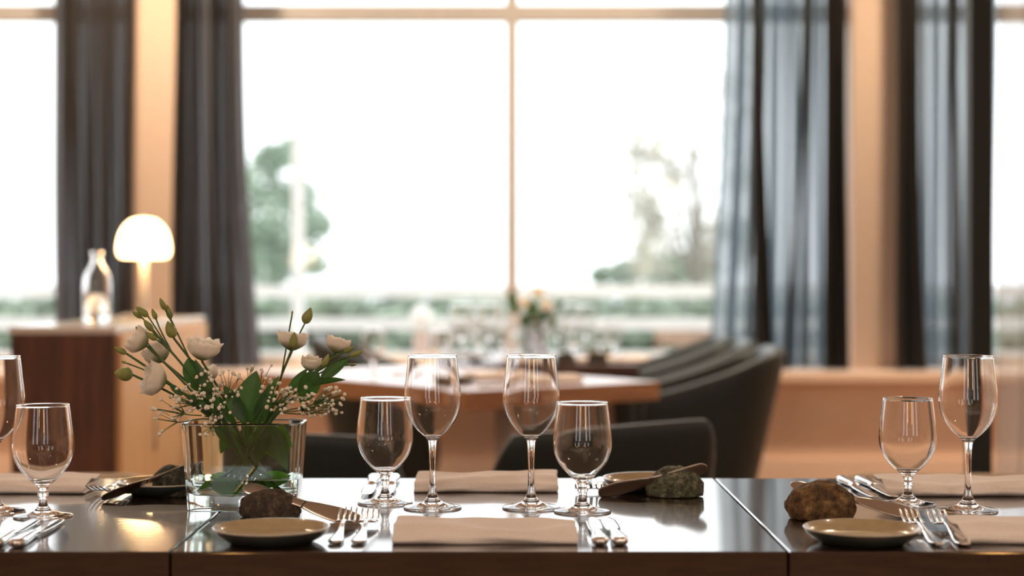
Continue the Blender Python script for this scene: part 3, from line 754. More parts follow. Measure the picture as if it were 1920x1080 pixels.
def make_knife(label, a, b, group):
    t = thing('table_knife', label, 'knife', a, 0, group)
    bm = bmesh.new()
    strip(bm, smooth_st([(0, .0050, .0045, .0035), (.004, .0088, .0050, .0048), (.018, .0100, .0050, .0050), (.045, .0084, .0050, .0045), (.070, .0062, .0048, .0042), (.085, .0070, .0045, .0040), (.090, .0060, .0045, .0030)], 4), 14)
    obj('handle', bm, M['steel'], t)
    bm = bmesh.new()
    strip(bm, smooth_st([(.088, .0050, .0045, .0018), (.097, .0085, .0042, .0009), (.13, .0098, .0040, .0008), (.175, .0094, .0038, .0007), (.198, .0062, .0036, .0006), (.206, .0015, .0034, .0004)], 4), 8)
    obj('blade', bm, M['steel'], t)
    orient(t, a, b); return t
def make_butter(label, a, b, group):
    """a: broad blade end, b: rounded handle end"""
    t = thing('butter_knife', label, 'butter knife', a, 0, group); L = (Vector(b) - Vector(a)).length
    bm = bmesh.new()
    strip(bm, smooth_st([(0, .003, 0, .0008), (.006, .0095, 0, .0010), (L * .18, .0125, 0, .0012), (L * .36, .0100, 0, .0014), (L * .48, .0062, .0005, .0016)], 5), 12)
    obj('blade', bm, M['steel_satin'], t)
    bm = bmesh.new()
    strip(bm, smooth_st([(L * .475, .0063, .0005, .0015), (L * .62, .0066, .0005, .0018), (L * .85, .0100, 0, .0016), (L * .95, .0098, 0, .0014), (L, .0035, 0, .0010)], 5), 12)
    obj('handle', bm, M['steel_satin'], t)
    return t, L
gf, gk, gb = 'forks on the near tables', 'table knives on the near tables', 'butter knives laid over stones'
def tpt(px, py, z=0.0):
    p = on(px, py, TT + z); return Vector((p.x, p.y, TT + z))
H0 = .0002
def place(fn, label, e0, e1, group, Lr):
    a = tpt(*e0); b = tpt(*e1); d = (b - a).normalized(); a.z = TT + H0; b = a + d * Lr; b.z = a.z
    return fn(label, a, b, group)
FK = make_fork('fork nearest the front plate, left of the front napkin', Vector((0,0,0)), Vector((0,1,0)), gf)
KN = make_knife('knife next to the front napkin, right end', Vector((0,0,0)), Vector((0,1,0)), gk)
used = set()
def lay(src, label, e0, e1, z=H0):
    a = tpt(*e0); b = tpt(*e1); a.z = b.z = TT + z
    o = src if src.name not in used else dup(src)
    used.add(src.name); orient(o, a, b); o['label'] = label; return o
lay(FK, 'fork beside the front plate, the left one of the front pair', (627, 1022), (652, 980))
lay(FK, 'fork beside the front napkin, the right one of the front pair', (670, 1022), (694, 980))
lay(KN, 'knife touching the front napkin end, left one of the front pair', (1126, 1024), (1108, 972))
lay(KN, 'knife right of the front napkin, outer one of the front pair', (1164, 1024), (1134, 972))
lay(FK, 'fork on the right table whose tines reach towards the plate', (1762, 1026), (1703, 980))
lay(FK, 'fork on the right table, next to the cut-off napkin', (1810, 1026), (1752, 978))
lay(KN, 'knife behind the rusty stone on the right table, left one of two', (1578, 903), (1655, 944))
lay(KN, 'knife behind the rusty stone on the right table, right one of two', (1612, 903), (1690, 942))
lay(KN, 'knife on the left table, cut off by the left edge', (-12, 1028), (70, 978))
lay(KN, 'knife on the left table, just below the short glass', (28, 1028), (112, 980))
lay(KN, 'knife lying behind the left short glass, left one of two', (703, 899), (684, 938))
lay(KN, 'knife lying behind the left short glass, right one of two', (739, 899), (722, 938))
lay(FK, 'fork behind the right short glass, left one of two', (1100, 900), (1092, 935))
lay(FK, 'fork behind the right short glass, right one of two', (1128, 900), (1122, 935))
lay(FK, 'fork on the left table with its tines nearest the linen napkin', (272, 903), (178, 933))
lay(FK, 'fork on the left table, partly under the butter knife', (312, 908), (214, 938))

def butter(label, A, Bp, roll=0):
    t, L = make_butter(label, A, Bp, gb); orient_n(t, A, Bp, roll); return t
butter('butter knife leaning over the dark brown stone by the vase', tpt(676, 978, .002), Vector((at(457, 912, 2.165).x, 2.165, at(457, 912, 2.165).z)), .75)
a = at(1326, 876, 2.325); butter('butter knife leaning over the grey-green stone', tpt(1122, 925, .006), a, -1.0)
a = at(1482, 908, 2.16); butter('butter knife leaning over the rusty stone', tpt(1722, 966, .004), a, .6)
a = at(368, 870, 2.345); butter('butter knife leaning over the speckled dark stone', tpt(190, 934, .006), a, -.7)

# folded napkins
def make_napkin(label, x0, x1, yf, depth, seed, h=.019, group='folded linen napkins', rz=0):
    path = []
    R1 = (h - .0045) / 2; zc1 = .0022 + R1
    def arc(cy, cz, r, a0, a1, n): return [(cy + r * math.cos(a0 + (a1 - a0) * i / n), cz + r * math.sin(a0 + (a1 - a0) * i / n)) for i in range(n + 1)]
    D_ = depth
    path += [(D_ * (1 - i / 8), .0026) for i in range(8)][:-1]
    path += arc(R1, zc1, R1, -PI / 2, -PI * 1.5, 10)
    path += [(R1 + (D_ - R1) * i / 8, zc1 + R1) for i in range(1, 9)]
    r2 = .0028; zt_ = zc1 + R1
    path += arc(D_, zt_ - r2, r2, PI / 2, -PI / 2, 6)[1:]
    z2 = zt_ - 2 * r2
    path += [(D_ - (D_ - .010) * i / 7, z2) for i in range(1, 8)]
    r3 = (z2 - .0062) / 2
    if r3 > .0006:
        path += arc(.010, z2 - r3, r3, PI / 2, PI * 1.5, 6)[1:]
        path += [(.010 + (D_ - .012) * i / 7, z2 - 2 * r3) for i in range(1, 8)]
    NX = 44; bm = bmesh.new(); rows = []
    L = x1 - x0
    for i in range(NX + 1):
        u = i / NX; row = []
        for (y, z) in path:
            k = z / h
            nz = noise.noise(Vector((u * 4 + seed, y * 22, 0)))
            ridge = .0055 * math.exp(-((y - depth * (.35 + .18 * math.sin(u * 5 + seed))) / .011) ** 2)
            zz = z * (.56 + .44 * y / depth) + k * (.0044 * nz + (ridge if k > .8 else 0)) + k * k * .004 * (y / depth) * (1 + .6 * math.sin(u * 3 + seed))
            yy = y + .0045 * noise.noise(Vector((u * 3, seed, k * 2))) + .0012 * math.sin(u * 9 + seed)
            xx = (u - .5) * L + .0015 * noise.noise(Vector((seed, y * 30, k * 3)))
            if u < .03 or u > .97: xx += .0025 * noise.noise(Vector((seed * 2, k * 6, y * 20)))
            row.append(bm.verts.new((xx, yy, zz)))
        rows.append(row)
    for r0, r1 in zip(rows, rows[1:]):
        for k in range(len(path) - 1): bm.faces.new((r0[k], r0[k+1], r1[k+1], r1[k]))
    o = obj('napkin', bm, M['linen'], solid=.0026, sub=1)
    o.location = ((x0 + x1) / 2, yf, TT); o.rotation_euler = (0, 0, rz); tag(o, label, 'napkin', group); return o
y = on(900, 1022).y; make_napkin('folded beige linen napkin at the front edge of the middle table', on(735, 1022).x, on(1084, 1022).x, y, .085, 1.3, h=.0175)
y = on(900, 924).y; make_napkin('folded beige linen napkin at the far edge, behind the tall glasses', on(776, 924).x, on(1047, 924).x, y, .085, 4.1, h=.020)
y = on(1900, 1022).y; make_napkin('folded linen napkin cut off at the lower right corner', on(1812, 1022).x, on(1812, 1022).x + .215, y, .085, 7.2, h=.018)
y = on(1800, 932).y; make_napkin('folded linen napkin at the far edge of the right table', on(1664, 932).x, on(1664, 932).x + .23, y, .09, 2.6, h=.020)
y = on(80, 927).y; make_napkin('folded linen napkin at the far edge of the left table', on(158, 927).x - .22, on(158, 927).x, y, .09, 9.4, h=.019)

# ------------------------------------------------------------------ vase
VY = 2.222; VX = at(459, 900, VY).x
vb = .0715; vt = .0795; VH = .1135
def rrect(hw, hd, n=12, p=5.0):
    out = []
    N = 72
    for k in range(N):
        a = 2 * PI * k / N; ca, sa = math.cos(a), math.sin(a)
        out.append((hw * math.copysign(abs(ca) ** (2 / p), ca), hd * math.copysign(abs(sa) ** (2 / p), sa)))
    return out
def loft(secs):
    """secs: (halfwidth, halfdepth, z); closed ends"""
    bm = bmesh.new(); rings = [[bm.verts.new((x, y, z)) for x, y in rrect(a, b, p=pp)] for a, b, z, pp in secs]
    for r0, r1 in zip(rings, rings[1:]):
        n = len(r0)
        for k in range(n): bm.faces.new((r0[k], r0[(k+1) % n], r1[(k+1) % n], r1[k]))
    bm.faces.new(rings[0][::-1]); bm.faces.new(rings[-1]); return bm
vase = thing('glass_vase', 'low rectangular clear glass vase holding white flowers', 'vase', (VX, VY, TT))
WLT = .0042
def vw(z): return vb + (vt - vb) * (z / VH)
secs = [(vb - .0015, .0375, 0.0001, 7), (vb, .039, .0012, 7)]
for k in range(1, 9): z = VH * k / 8 * .985; secs.append((vw(z), .039 + .004 * z / VH, z, 7))
secs += [(vw(VH) - WLT / 2 + WLT / 2 * math.cos(q), .043 - WLT / 2 + WLT / 2 * math.cos(q), VH - .0015 + WLT / 2 * math.sin(q), 7) for q in [PI * k_ / 8 for k_ in range(9)]]
for k in range(8, 0, -1): z = .022 + (VH - .022) * k / 8 * .985; secs.append((vw(z) - WLT, .039 + .004 * z / VH - WLT, z, 6))
secs += [(vb - WLT - .001, .034, .0225, 6), (vb - WLT - .006, .029, .0195, 6)]
bm = loft(secs)
o = obj('vase_body', bm, M['vase_glass'], vase)
o.modifiers.new('b', 'WEIGHTED_NORMAL')
WL = .040
secs = [(vb - WLT - .0058, .0292, .0194, 6), (vb - WLT - .0008, .0342, .0224, 6), (vw(.03) - WLT + .0002, .0402 - WLT - .0002, .03, 6), (vw(WL) - WLT + .0002, .0408 - WLT, WL, 6)]
o = obj('water', loft(secs), M['water'], angle=.6); o.location = (VX, VY, TT); tag(o, 'clear water in the bottom of the flower vase', 'water', kind='stuff')

# ------------------------------------------------------------------ flowers
def frame_of(d):
    d = d.normalized(); q = d.to_track_quat('Z', 'Y'); return q.to_matrix().to_4x4()
def store_along(o, vals):
    a = o.data.attributes.new('along', 'FLOAT', 'POINT')
    for i, v in enumerate(vals): a.data[i].value = v
def bloom(parent, p, d, r, seed, openness=.6):
    rnd = random.Random(seed); bm = bmesh.new(); vals = []
    nu, nv = 10, 9
    rings = [(5, 1.0, .0), (5, .84, .6), (5, .66, .2), (4, .48, .5), (3, .3, .1)]
    r *= 1.08
    for (n, sc_, off) in rings:
        for k in range(n):
            a0 = 2 * PI * (k + off) / n + rnd.uniform(-.15, .15); span = PI / n * 1.45
            grid = []; op = openness * rnd.uniform(.75, 1.25)
            ruff = rnd.uniform(0, 6)
            for j in range(nv + 1):
                v = j / nv; row = []
                for i in range(nu + 1):
                    u = -1 + 2 * i / nu
                    edge = 1 - .12 * u * u
                    prof = (math.sin(min(1, v * 1.5) * PI * .5) ** .75) * (1 - .16 * max(0, v - .6) / .4)
                    rad = r * sc_ * (prof + (op * .26) * max(0, v - .72) / .28 * (1 - .3 * u * u))
                    rad *= 1 + .09 * math.sin(u * 7 + ruff) * v ** 3 + .05 * u
                    z = r * 1.45 * v * edge * (.86 + .14 * sc_) * (1 - .12 * op * v) + .09 * r * math.sin(u * 6 + ruff) * v ** 3
                    an = a0 + u * span * (1 - .35 * max(0, v - .75))
                    row.append(bm.verts.new((rad * math.cos(an), rad * math.sin(an), z))); vals.append(v)
                grid.append(row)
            for j in range(nv):
                for i in range(nu): bm.faces.new((grid[j][i], grid[j][i+1], grid[j+1][i+1], grid[j+1][i]))
    mt = Matrix.Translation(p) @ frame_of(d); bmesh.ops.transform(bm, matrix=mt, verts=bm.verts)
    o = obj('bloom', bm, M['petal'], parent); store_along(o, vals)
    # sepals
    bm = bmesh.new()
    for k in range(5): leaf_into(bm, Vector((0, 0, -.001)), Vector((math.cos(k*1.257) * .7, math.sin(k*1.257) * .7, 1)).normalized(), r * .8, r * .09, Vector((math.cos(k*1.257), math.sin(k*1.257), 0)), 4, .2)
    bmesh.ops.transform(bm, matrix=mt, verts=bm.verts); obj('sepals', bm, M['sepal'], o)
    return o
def leaf_into(bm, base, d, L, w, nrm, nseg=8, curl=.3, fold=.25):
    d = d.normalized(); side = d.cross(nrm)
    if side.length < 1e-4: side = d.orthogonal()
    side.normalize(); n = side.cross(d).normalized(); rows = []
    for j in range(nseg + 1):
        v = j / nseg; ww = w * (math.sin(PI * min(1, v ** .8)) ** .8 if 0 < v < 1 else .03)
        c = base + d * (L * v) - n * (curl * L * v * v)
        rows.append([bm.verts.new(c + side * (ww * s) + n * (abs(s) * ww * fold)) for s in (-1, -.5, 0, .5, 1)])
    for a, b in zip(rows, rows[1:]):
        for k in range(4): bm.faces.new((a[k], a[k+1], b[k+1], b[k]))
def leaf(parent, base, tip, w, facing, m='leaf', curl=.15, name='leaf'):
    base, tip = Vector(base), Vector(tip); bm = bmesh.new(); d = tip - base
    leaf_into(bm, base, d, d.length, w, facing, 10, curl)
    o = obj(name, bm, M[m], parent, sub=1); return o
def bud(parent, p, d, L, r, seed, m='bud'):
    bm = bmesh.new(); seg = 20; n = 12; rings = []
    for j in range(n + 1):
        v = j / n; rr_ = r * (math.sin(PI * (v ** .72)) ** .8 if 0 < v < 1 else .06)
        ring = []
        for k in range(seg):
            a = 2 * PI * k / seg + v * 1.5; q = 1 + .12 * math.cos(5 * (2 * PI * k / seg)) * v
            ring.append(bm.verts.new((rr_ * q * math.cos(a), rr_ * q * math.sin(a), L * v)))
        rings.append(ring)
    for a, b in zip(rings, rings[1:]):
        for k in range(seg): bm.faces.new((a[k], a[(k+1) % seg], b[(k+1) % seg], b[k]))
    bm.faces.new(rings[0][::-1]); bm.faces.new(rings[-1])
    mt = Matrix.Translation(p) @ frame_of(d); bmesh.ops.transform(bm, matrix=mt, verts=bm.verts)
    o = obj('bud', bm, M[m], parent)
    bm = bmesh.new()
    for k in range(5):
        a = k * 1.257 + seed
        leaf_into(bm, Vector((math.cos(a) * r * .2, math.sin(a) * r * .2, 0)), Vector((math.cos(a) * .55, math.sin(a) * .55, 1)).normalized(), L * .62, r * .22, Vector((math.cos(a), math.sin(a), 0)), 5, .35)
    bmesh.ops.transform(bm, matrix=mt, verts=bm.verts); obj('sepals', bm, M['sepal'], o)
    return o
def fp(px, py, dy=0): return at(px, py, VY + dy)
def V(lx, ly, lz): return Vector((VX + lx, VY + ly, TT + lz))
def flower_stem(label, foot, neck, tips, leaves=(), group='white lisianthus stems in the vase', name='lisianthus'):
    """tips: (kind, px, py, dy, size, branch fraction, dirx, diry(up), dirback)"""
    t = thing(name, label, 'flower', (0, 0, 0), 0, group)
    t.location = V(*foot)
    inv = Matrix.Translation(-t.location)
    bm = bmesh.new()
    f = V(*foot); nk = V(*neck)
    main = fp(*tips[0][1:4]) if len(tips[0]) > 3 else None
    def tipbase(tp_):
        kind, px, py, dy, size = tp_[:5]; dr = Vector(tp_[6:9]).normalized(); c = fp(px, py, dy)
        Lk = size * 1.45 if kind == 'bloom' else size
        return c - dr * Lk * .5, dr
    p0, dr0 = tipbase(tips[0])
    path = catmull([f, nk, nk.lerp(p0, .55) + Vector((0, 0, .004)), p0], 8)
    tube(bm, path, [.0019] * (len(path) // 2) + [.0016] * (len(path) - len(path) // 2), 8)
    for tp_ in tips[1:]:
        pb, dr = tipbase(tp_); k = int(tp_[5] * (len(path) - 1)); st = path[k]
        mid = st.lerp(pb, .55) + dr0 * .008 - dr * .004
        bb = bez(st, mid, pb, 8); tube(bm, bb, .0011, 6)
    bmesh.ops.transform(bm, matrix=inv, verts=bm.verts); so = obj('stem', bm, M['stem'], t)
    for i, tp_ in enumerate(tips):
        pb, dr = tipbase(tp_); pb = pb - t.location
        if tp_[0] == 'bloom': bloom(t, pb, dr, tp_[4], i * 7 + int(tp_[1]), tp_[9] if len(tp_) > 9 else .6)
        else: bud(t, pb, dr, tp_[4], tp_[9] if len(tp_) > 9 else tp_[4] * .22, i + tp_[1])
    for lf in leaves:
        (bx, by, bd), (tx, ty, td), w_ = lf[:3]; face = Vector(lf[3]) if len(lf) > 3 else Vector((0, -1, .3)); mm = lf[4] if len(lf) > 4 else 'leaf'
        leaf(t, fp(bx, by, bd) - t.location, fp(tx, ty, td) - t.location, w_, face, mm)
    return t
flower_stem('white lisianthus bloom highest on the left of the bouquet', (.03, 0, .024), (-.035, .0, .112), [('bloom', 262, 640, .0, .0165, 0, -.8, -.1, .55, .5), ('bud', 262, 622, .01, .018, .8, -.6, 0, .8)])
flower_stem('large white lisianthus bloom lowest on the left, drooping outward', (.035, -.012, .024), (-.030, -.015, .112), [('bloom', 293, 712, -.02, .0200, 0, -.8, -.35, .28, .7)], [((342, 742, -.02), (316, 718, -.02), .0045)])
flower_stem('half-hidden white lisianthus bloom behind the left blooms', (.02, .015, .024), (-.03, .02, .112), [('bloom', 297, 664, .025, .0180, 0, -.55, .1, .75, .5), ('bloom', 385, 705, .03, .016, .45, -.2, .1, .9, .6)])
flower_stem('white lisianthus bloom turned upward, above the round leaf', (.01, .01, .024), (-.015, .012, .112), [('bloom', 381, 657, .01, .0200, 0, .15, -.15, .95, .9)], [((352, 672, 0), (374, 738, -.005), .0125)])
flower_stem('spray of slim green lisianthus buds at the top left', (.045, -.005, .024), (-.025, -.005, .115), [('bud', 278, 610, -.01, .020, 0, -.6, 0, .75), ('bud', 266, 584, 0, .022, .86, -.75, 0, .6), ('bud', 257, 590, .01, .016, .84, -.8, 0, .5), ('bud', 289, 589, .005, .016, .82, -.35, 0, .9), ('bud', 283, 630, -.01, .019, .75, -.75, 0, .5)])
flower_stem('tallest green lisianthus buds left of the middle', (.04, .008, .024), (-.02, .008, .115), [('bud', 320, 618, 0, .024, 0, -.35, 0, .95, .0075), ('bud', 305, 570, 0, .018, .80, -.4, 0, .9), ('bud', 317, 585, .005, .020, .82, -.25, 0, .95)])
flower_stem('two small lisianthus buds reaching far left', (.05, -.01, .024), (-.035, -.012, .114), [('bud', 226, 657, 0, .019, 0, -.85, 0, .45), ('bud', 232, 679, 0, .008, .72, -.8, 0, .3)])
flower_stem('pale green half-open lisianthus bud at the far left', (.045, .0, .024), (-.038, .0, .113), [('bud', 232, 701, -.005, .0250, 0, -.97, 0, .12, .0095)])
flower_stem('white lisianthus bloom and tall buds right of the middle', (-.03, .0, .024), (.028, .0, .112), [('bloom', 548, 641, .008, .0175, 0, .1, .15, .9, 1.2), ('bud', 577, 592, 0, .0235, .72, .35, 0, .9, .0068), ('bud', 551, 638, -.014, .022, .7, .05, 0, 1, .0055), ('bud', 548, 586, 0, .006, .74, .1, 0, 1)])
flower_stem('white lisianthus bloom at the far right with slim side buds', (-.04, -.005, .024), (.035, .0, .114), [('bloom', 632, 648, .01, .0150, 0, .25, .1, .9, .7), ('bud', 668, 663, -.01, .018, .72, .9, 0, .4), ('bud', 655, 655, 0, .016, .75, .8, 0, .5), ('bud', 662, 684, 0, .010, .7, .95, 0, .0), ('bud', 611, 676, -.01, .019, .68, .4, 0, .9)],
            [((600, 712, -.01), (652, 672, -.01), .008), ((585, 722, -.015), (645, 705, -.02), .0075, (.2, -.6, 1)), ((596, 696, -.02), (560, 756, -.02), .015), ((540, 735, 0), (575, 690, -.005), .006)])
flower_stem('small white lisianthus bloom tucked below the right bloom', (-.03, .012, .024), (.03, .012, .113), [('bloom', 583, 684, .02, .0130, 0, .15, -.2, .95, .5)])
# broad leaves
def leafy(label, foot, neck, lv, group='leafy stems in the vase'):
    t = thing('foliage_stem', label, 'foliage', (0, 0, 0), 0, group); t.location = V(*foot)
    bm = bmesh.new(); top = fp(*lv[0][0]); path = catmull([V(*foot), V(*neck), top], 8); tube(bm, path, .0014, 8)
    for l_ in lv[1:]:
        b_ = fp(*l_[0]); k = min(path, key=lambda q: (q - b_).length)
        if (k - b_).length > .001: tube(bm, [k, k.lerp(b_, .5), b_], .0009, 6)
    bmesh.ops.transform(bm, matrix=Matrix.Translation(-t.location), verts=bm.verts); obj('stem', bm, M['stem'], t)
    for l_ in lv: leaf(t, fp(*l_[0]) - t.location, fp(*l_[1]) - t.location, l_[2], Vector(l_[3]) if len(l_) > 3 else Vector((0, -1, .2)), l_[4] if len(l_) > 4 else 'leaf')
    return t
leafy('broad pointed dark leaves rising in the middle of the bouquet', (.012, -.012, .024), (.0, -.012, .10), [((455, 795, -.02), (478, 696, -.02), .0195), ((462, 792, -.025), (418, 722, -.022), .0105), ((470, 795, -.01), (520, 704, -.005), .0075), ((478, 800, -.02), (508, 722, -.03), .0095)])
leafy('dark leaves at the left of the bouquet', (.02, .0, .024), (-.02, -.02, .105), [((405, 770, -.02), (352, 740, -.03), .007), ((412, 790, -.02), (368, 672, -.02), .0095, (.35, -1, 0)), ((440, 795, 0), (392, 730, .0), .008), ((452, 835, -.015), (400, 800, -.025), .010)])
leafy('dark leaves hanging inside the right half of the vase', (-.01, .01, .024), (.02, .015, .105), [((500, 790, .01), (540, 880, -.01), .0130), ((505, 800, .0), (478, 870, -.01), .010), ((512, 800, .01), (556, 840, .01), .008, (0, -1, 0), 'leaf_young'), ((498, 805, .0), (508, 720, .0), .008), ((470, 815, .01), (500, 850, .0), .010, (0, -1, 0), 'leaf_young')])
leafy('dark drooping leaves filling the middle of the vase', (.005, .015, .024), (.005, .018, .105), [((470, 792, .02), (452, 870, .01), .012), ((485, 792, .02), (520, 862, .015), .013), ((440, 792, .015), (412, 850, .01), .010), ((525, 795, .015), (548, 850, .02), .009)])
leafy('bright green leaves lying in the vase water', (-.02, -.012, .024), (.0, .0, .06), [((395, 908, -.018), (470, 918, -.02), .0125, (0, -1, .25), 'leaf_young'), ((480, 905, -.012), (548, 890, -.008), .0115, (0, -1, .3), 'leaf_young'), ((420, 885, .0), (372, 920, -.01), .006, (0, -1, .3), 'leaf_young')])

# gypsophila
fl_me = bmesh.new(); bmesh.ops.create_icosphere(fl_me, subdivisions=2, radius=1)
for v in fl_me.verts: v.co *= 1 + .22 * noise.noise(v.co * 2.6)
me_f = bpy.data.meshes.new('floret'); fl_me.to_mesh(me_f); fl_me.free(); me_f.materials.append(M['floret'])
for p in me_f.polygons: p.use_smooth = True
def gyps(label, foot, neck, clusters, seed):
    """clusters: (px, py, dy, rx px, ry px, count)"""
    rnd = random.Random(seed)
    t = thing('gypsophila_sprig', label, 'flower', (0, 0, 0), 0, 'gypsophila sprigs in the vase'); t.location = V(*foot); bm = bmesh.new()
    f = V(*foot); nk = V(*neck); fl = []
    for (px, py, dy, rx, ry, n) in clusters:
        c = fp(px, py, dy); c0 = nk.lerp(c, .7); tube(bm, catmull([f, nk, c0], 6), .0008, 6)
        for k in range(n):
            a = rnd.uniform(0, 2 * PI); q = math.sqrt(rnd.uniform(.05, 1))
            p = fp(px + rx * q * math.cos(a), py + ry * q * math.sin(a), dy + rnd.uniform(-.014, .014))
            m_ = c0.lerp(p, .5) + Vector((rnd.uniform(-.004, .004), rnd.uniform(-.004, .004), rnd.uniform(-.002, .005)))
            tube(bm, bez(c0, m_, p, 4), [.0006, .0005, .0004, .0004, .0003], 5, False); fl.append(p)
    bmesh.ops.transform(bm, matrix=Matrix.Translation(-t.location), verts=bm.verts); obj('stem', bm, M['stem'], t)
    for p in fl:
        o = bpy.data.objects.new('floret', me_f); link(o, t); s = rnd.uniform(.0015, .0032); o.scale = (s, s, s * .85); o.location = p - t.location; o.rotation_euler = (rnd.uniform(0, 3), rnd.uniform(0, 3), rnd.uniform(0, 3))
gyps('gypsophila sprig spilling over the left rim with tiny round florets', (.03, -.02, .024), (-.03, -.022, .112), [(318, 768, -.03, 32, 26, 16), (300, 790, -.03, 14, 26, 6)], 1)
gyps('dense gypsophila sprig below the left blooms', (.02, -.02, .024), (-.03, -.02, .116), [(352, 745, -.035, 32, 28, 36), (392, 722, -.02, 30, 28, 28)], 2)
gyps('gypsophila sprig hanging in front of the vase rim, left of the middle leaf', (.02, -.025, .024), (-.02, -.028, .118), [(402, 772, -.04, 32, 22, 30), (430, 725, -.02, 26, 34, 24), (385, 808, -.045, 22, 14, 7)], 3)
gyps('gypsophila sprig with white florets right of the middle leaf', (-.01, -.02, .024), (.02, -.022, .116), [(525, 748, -.03, 30, 30, 36), (505, 725, -.02, 20, 22, 10)], 4)
gyps('gypsophila sprig reaching over the right rim of the vase', (-.02, -.01, .024), (.035, -.02, .116), [(590, 760, -.03, 38, 22, 36), (622, 745, -.02, 26, 24, 24), (560, 735, -.02, 26, 18, 12)], 5)
gyps('loose gypsophila sprig behind the broad leaf', (0, .01, .024), (.0, .012, .116), [(466, 700, .01, 30, 14, 4), (500, 700, .01, 26, 16, 5), (632, 772, -.0, 14, 8, 4)], 6)

# ------------------------------------------------------------------ settings on the far tables
gfar = 'wine glasses on the far table'
def bgp(px, Y, z=TT):
    p = at(px, 522, Y); return (p.x, Y, z)
FG = [(G1, 866, 6.05, 'far tall wine glass, left one of the bright pair against the railing'), (G1, 917, 6.05, 'far tall wine glass, right one of the bright pair against the railing'),
      (G1, 1045, 6.1, 'far tall wine glass just right of the far flower vase'), (G1, 1098, 6.3, 'far tall wine glass near the right end of the far table'),
      (G2, 838, 6.35, 'far short glass at the left end of the far table'), (G2, 945, 6.3, 'far short glass left of the far flower vase'),
      (G2, 1075, 6.1, 'far short glass in front of the right tall ones'), (G2, 1125, 6.35, 'far short glass near the folded far napkins'),
      (G2, 900, 6.6, 'far short glass behind the bright pair'), (G1, 965, 6.7, 'far tall wine glass behind the far flower vase')]
FG += [(G1, 985, 6.5, 'far tall wine glass left of the far vase, second row'), (G1, 1020, 6.75, 'far tall wine glass behind the far vase, to its right'), (G2, 1010, 6.05, 'far short glass right in front of the far vase'),
       (G1, 893, 6.8, 'far tall wine glass behind the gap of the bright pair'), (G2, 868, 6.75, 'far short glass behind the left one of the bright pair'), (G2, 1150, 6.6, 'far short glass at the right end of the far table'), (G1, 1072, 6.7, 'far tall wine glass in the back row, right of the far vase')]
for (g, px, Y, lab) in FG:
    r = dup(g, bgp(px, Y), label=lab)
    if 'bright pair against' in lab: r.scale = (1.25, 1.25, 1.05); r['group'] = gfar if g is G1 else 'short glasses on the far table'
nk0 = make_napkin('white folded napkin on the far table, nearest its right corner', -.09, .09, 0, .07, 3.3, h=.022, group='napkins on the background tables'); 
nk0.location = (*bgp(1165, 6.05)[:2], TT)
for (px, Y, rz, lab) in [(1095, 6.02, 0, 'white folded napkin on the far table, middle of its front edge'), (990, 6.0, 0, 'white folded napkin on the far table, under the far flowers')]:
    n_ = nk0.copy(); C.objects.link(n_); n_.location = (*bgp(px, Y)[:2], TT); n_.rotation_euler = (0, 0, rz); n_['label'] = lab
for (px, Y, lab) in [(940, 5.05, 'white folded napkin on the angled oak table'), ]:
    n_ = nk0.copy(); C.objects.link(n_); n_.location = (*bgp(px, Y)[:2], TT); n_.rotation_euler = (0, 0, ang2); n_['label'] = lab
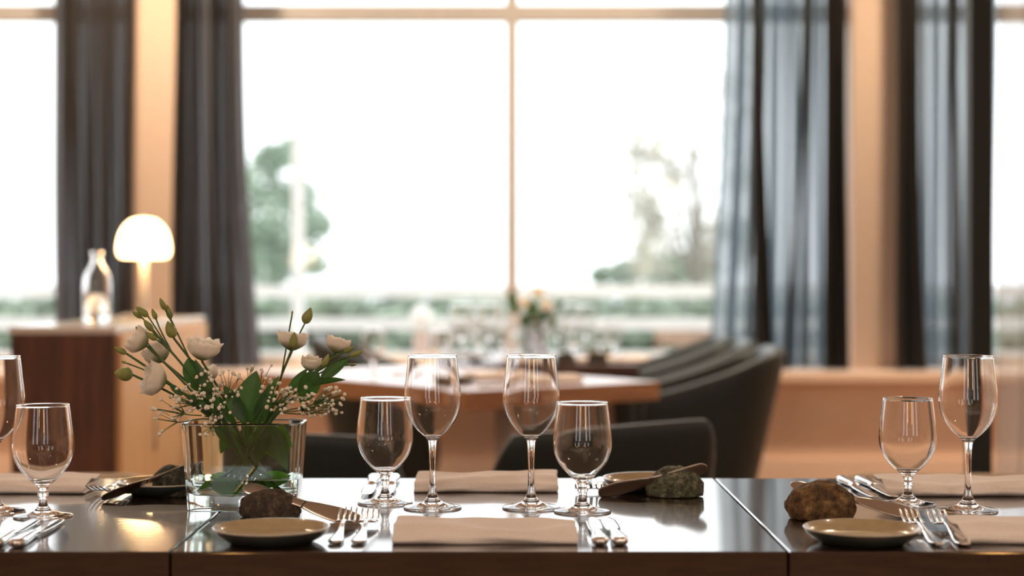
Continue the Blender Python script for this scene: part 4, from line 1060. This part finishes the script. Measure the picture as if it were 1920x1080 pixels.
# vase with flowers on the far table
vp = Vector(bgp(1002, 6.3))
v2 = thing('glass_vase', 'small glass vase with white flowers on the far table', 'vase', vp)
pr = [(0, .001), (.04, .001), (.042, .004), (.042, .11), (.0395, .11), (.0395, .012), (0, .012)]
obj('vase_body', lathe(pr, 40), M['glass'], v2)
rnd = random.Random(31)
for k, (px, py) in enumerate([(962, 560), (985, 575), (1008, 555), (1022, 580), (1048, 575), (998, 600)]):
    tip = at(px, py, 6.3 + rnd.uniform(-.05, .05))
    t = thing('far_flower', ['white flower leaning far left in the far vase', 'white flower left of centre in the far vase', 'tallest white flower in the far vase', 'white flower right of centre in the far vase', 'white flower leaning right in the far vase', 'low white flower at the rim of the far vase'][k], 'flower', vp + Vector((0, 0, .013)), 0, 'flowers in the far vase')
    bm = bmesh.new(); e = tip - t.location; tube(bm, bez(Vector((rnd.uniform(-.01, .01), 0, 0)), Vector((0, 0, .09)), e, 8), .002, 6); obj('stem', bm, M['stem'], t)
    if k not in (0, 4): bloom(t, e, Vector((e.x * 2, -.3, .3)), .022, k)
    leaf(t, e * .75, e * .75 + Vector((.04 * (1 if k % 2 else -1), 0, .05)), .016, Vector((0, -1, .2)))
    leaf(t, e * .55, e * .55 + Vector((.035 * (-1 if k % 2 else 1), 0, .045)), .016, Vector((0, -1, .2)))
    if k in (0, 4): leaf(t, e * .9, e * 1.15, .016, Vector((0, -1, .2)))
# plates and cutlery on the angled table
def t2(u, v, z=0): p = A0 + ux * u + uy * v; return (p.x, p.y, TT + z)
dup(P1, t2(.17, .30), label='plate on the angled oak table, near its closest corner', group='plates on the background tables')
dup(P1, bgp(1120, 6.55), label='plate on the far table behind the glasses', group='plates on the background tables')
dup(P1, bgp(880, 6.2), label='plate on the far table below the bright pair of glasses', group='plates on the background tables')
def lay2(src, label, a, b, group):
    o = dup(src, group=group); orient(o, Vector(a), Vector(b)); o['label'] = label; return o
lay2(KN, 'knife on the angled oak table, beside the plate', t2(.12, .12, H0), t2(.3, .12, H0), 'cutlery on the angled table')
lay2(FK, 'fork on the angled oak table, beside the knife', t2(.12, .18, H0), t2(.3, .18, H0), 'cutlery on the angled table')
lay2(KN, 'knife on the angled oak table, behind the napkin', t2(.25, .75, H0), t2(.45, .75, H0), 'cutlery on the angled table')
n_ = nk0.copy(); C.objects.link(n_); n_.location = t2(.40, .10); n_.rotation_euler = (0, 0, ang2); n_['label'] = 'white folded napkin near the right corner of the angled table'
dup(G2, t2(.35, .62), label='short glass on the angled oak table, left of the napkin', group='short glasses on the angled table')
dup(G2, t2(.25, .85), label='short glass on the angled oak table, farther from us', group='short glasses on the angled table')

for (px, Y, lab) in [(1120, 6.0, 'small dark stone on the far table between the two right napkins'), (1060, 6.0, 'small dark stone on the far table, left of the middle napkin')]:
    make_stone(lab, bgp(px, Y), (.075, .05, .04), M['stone_d'], px)['group'] = 'stones on the far table'
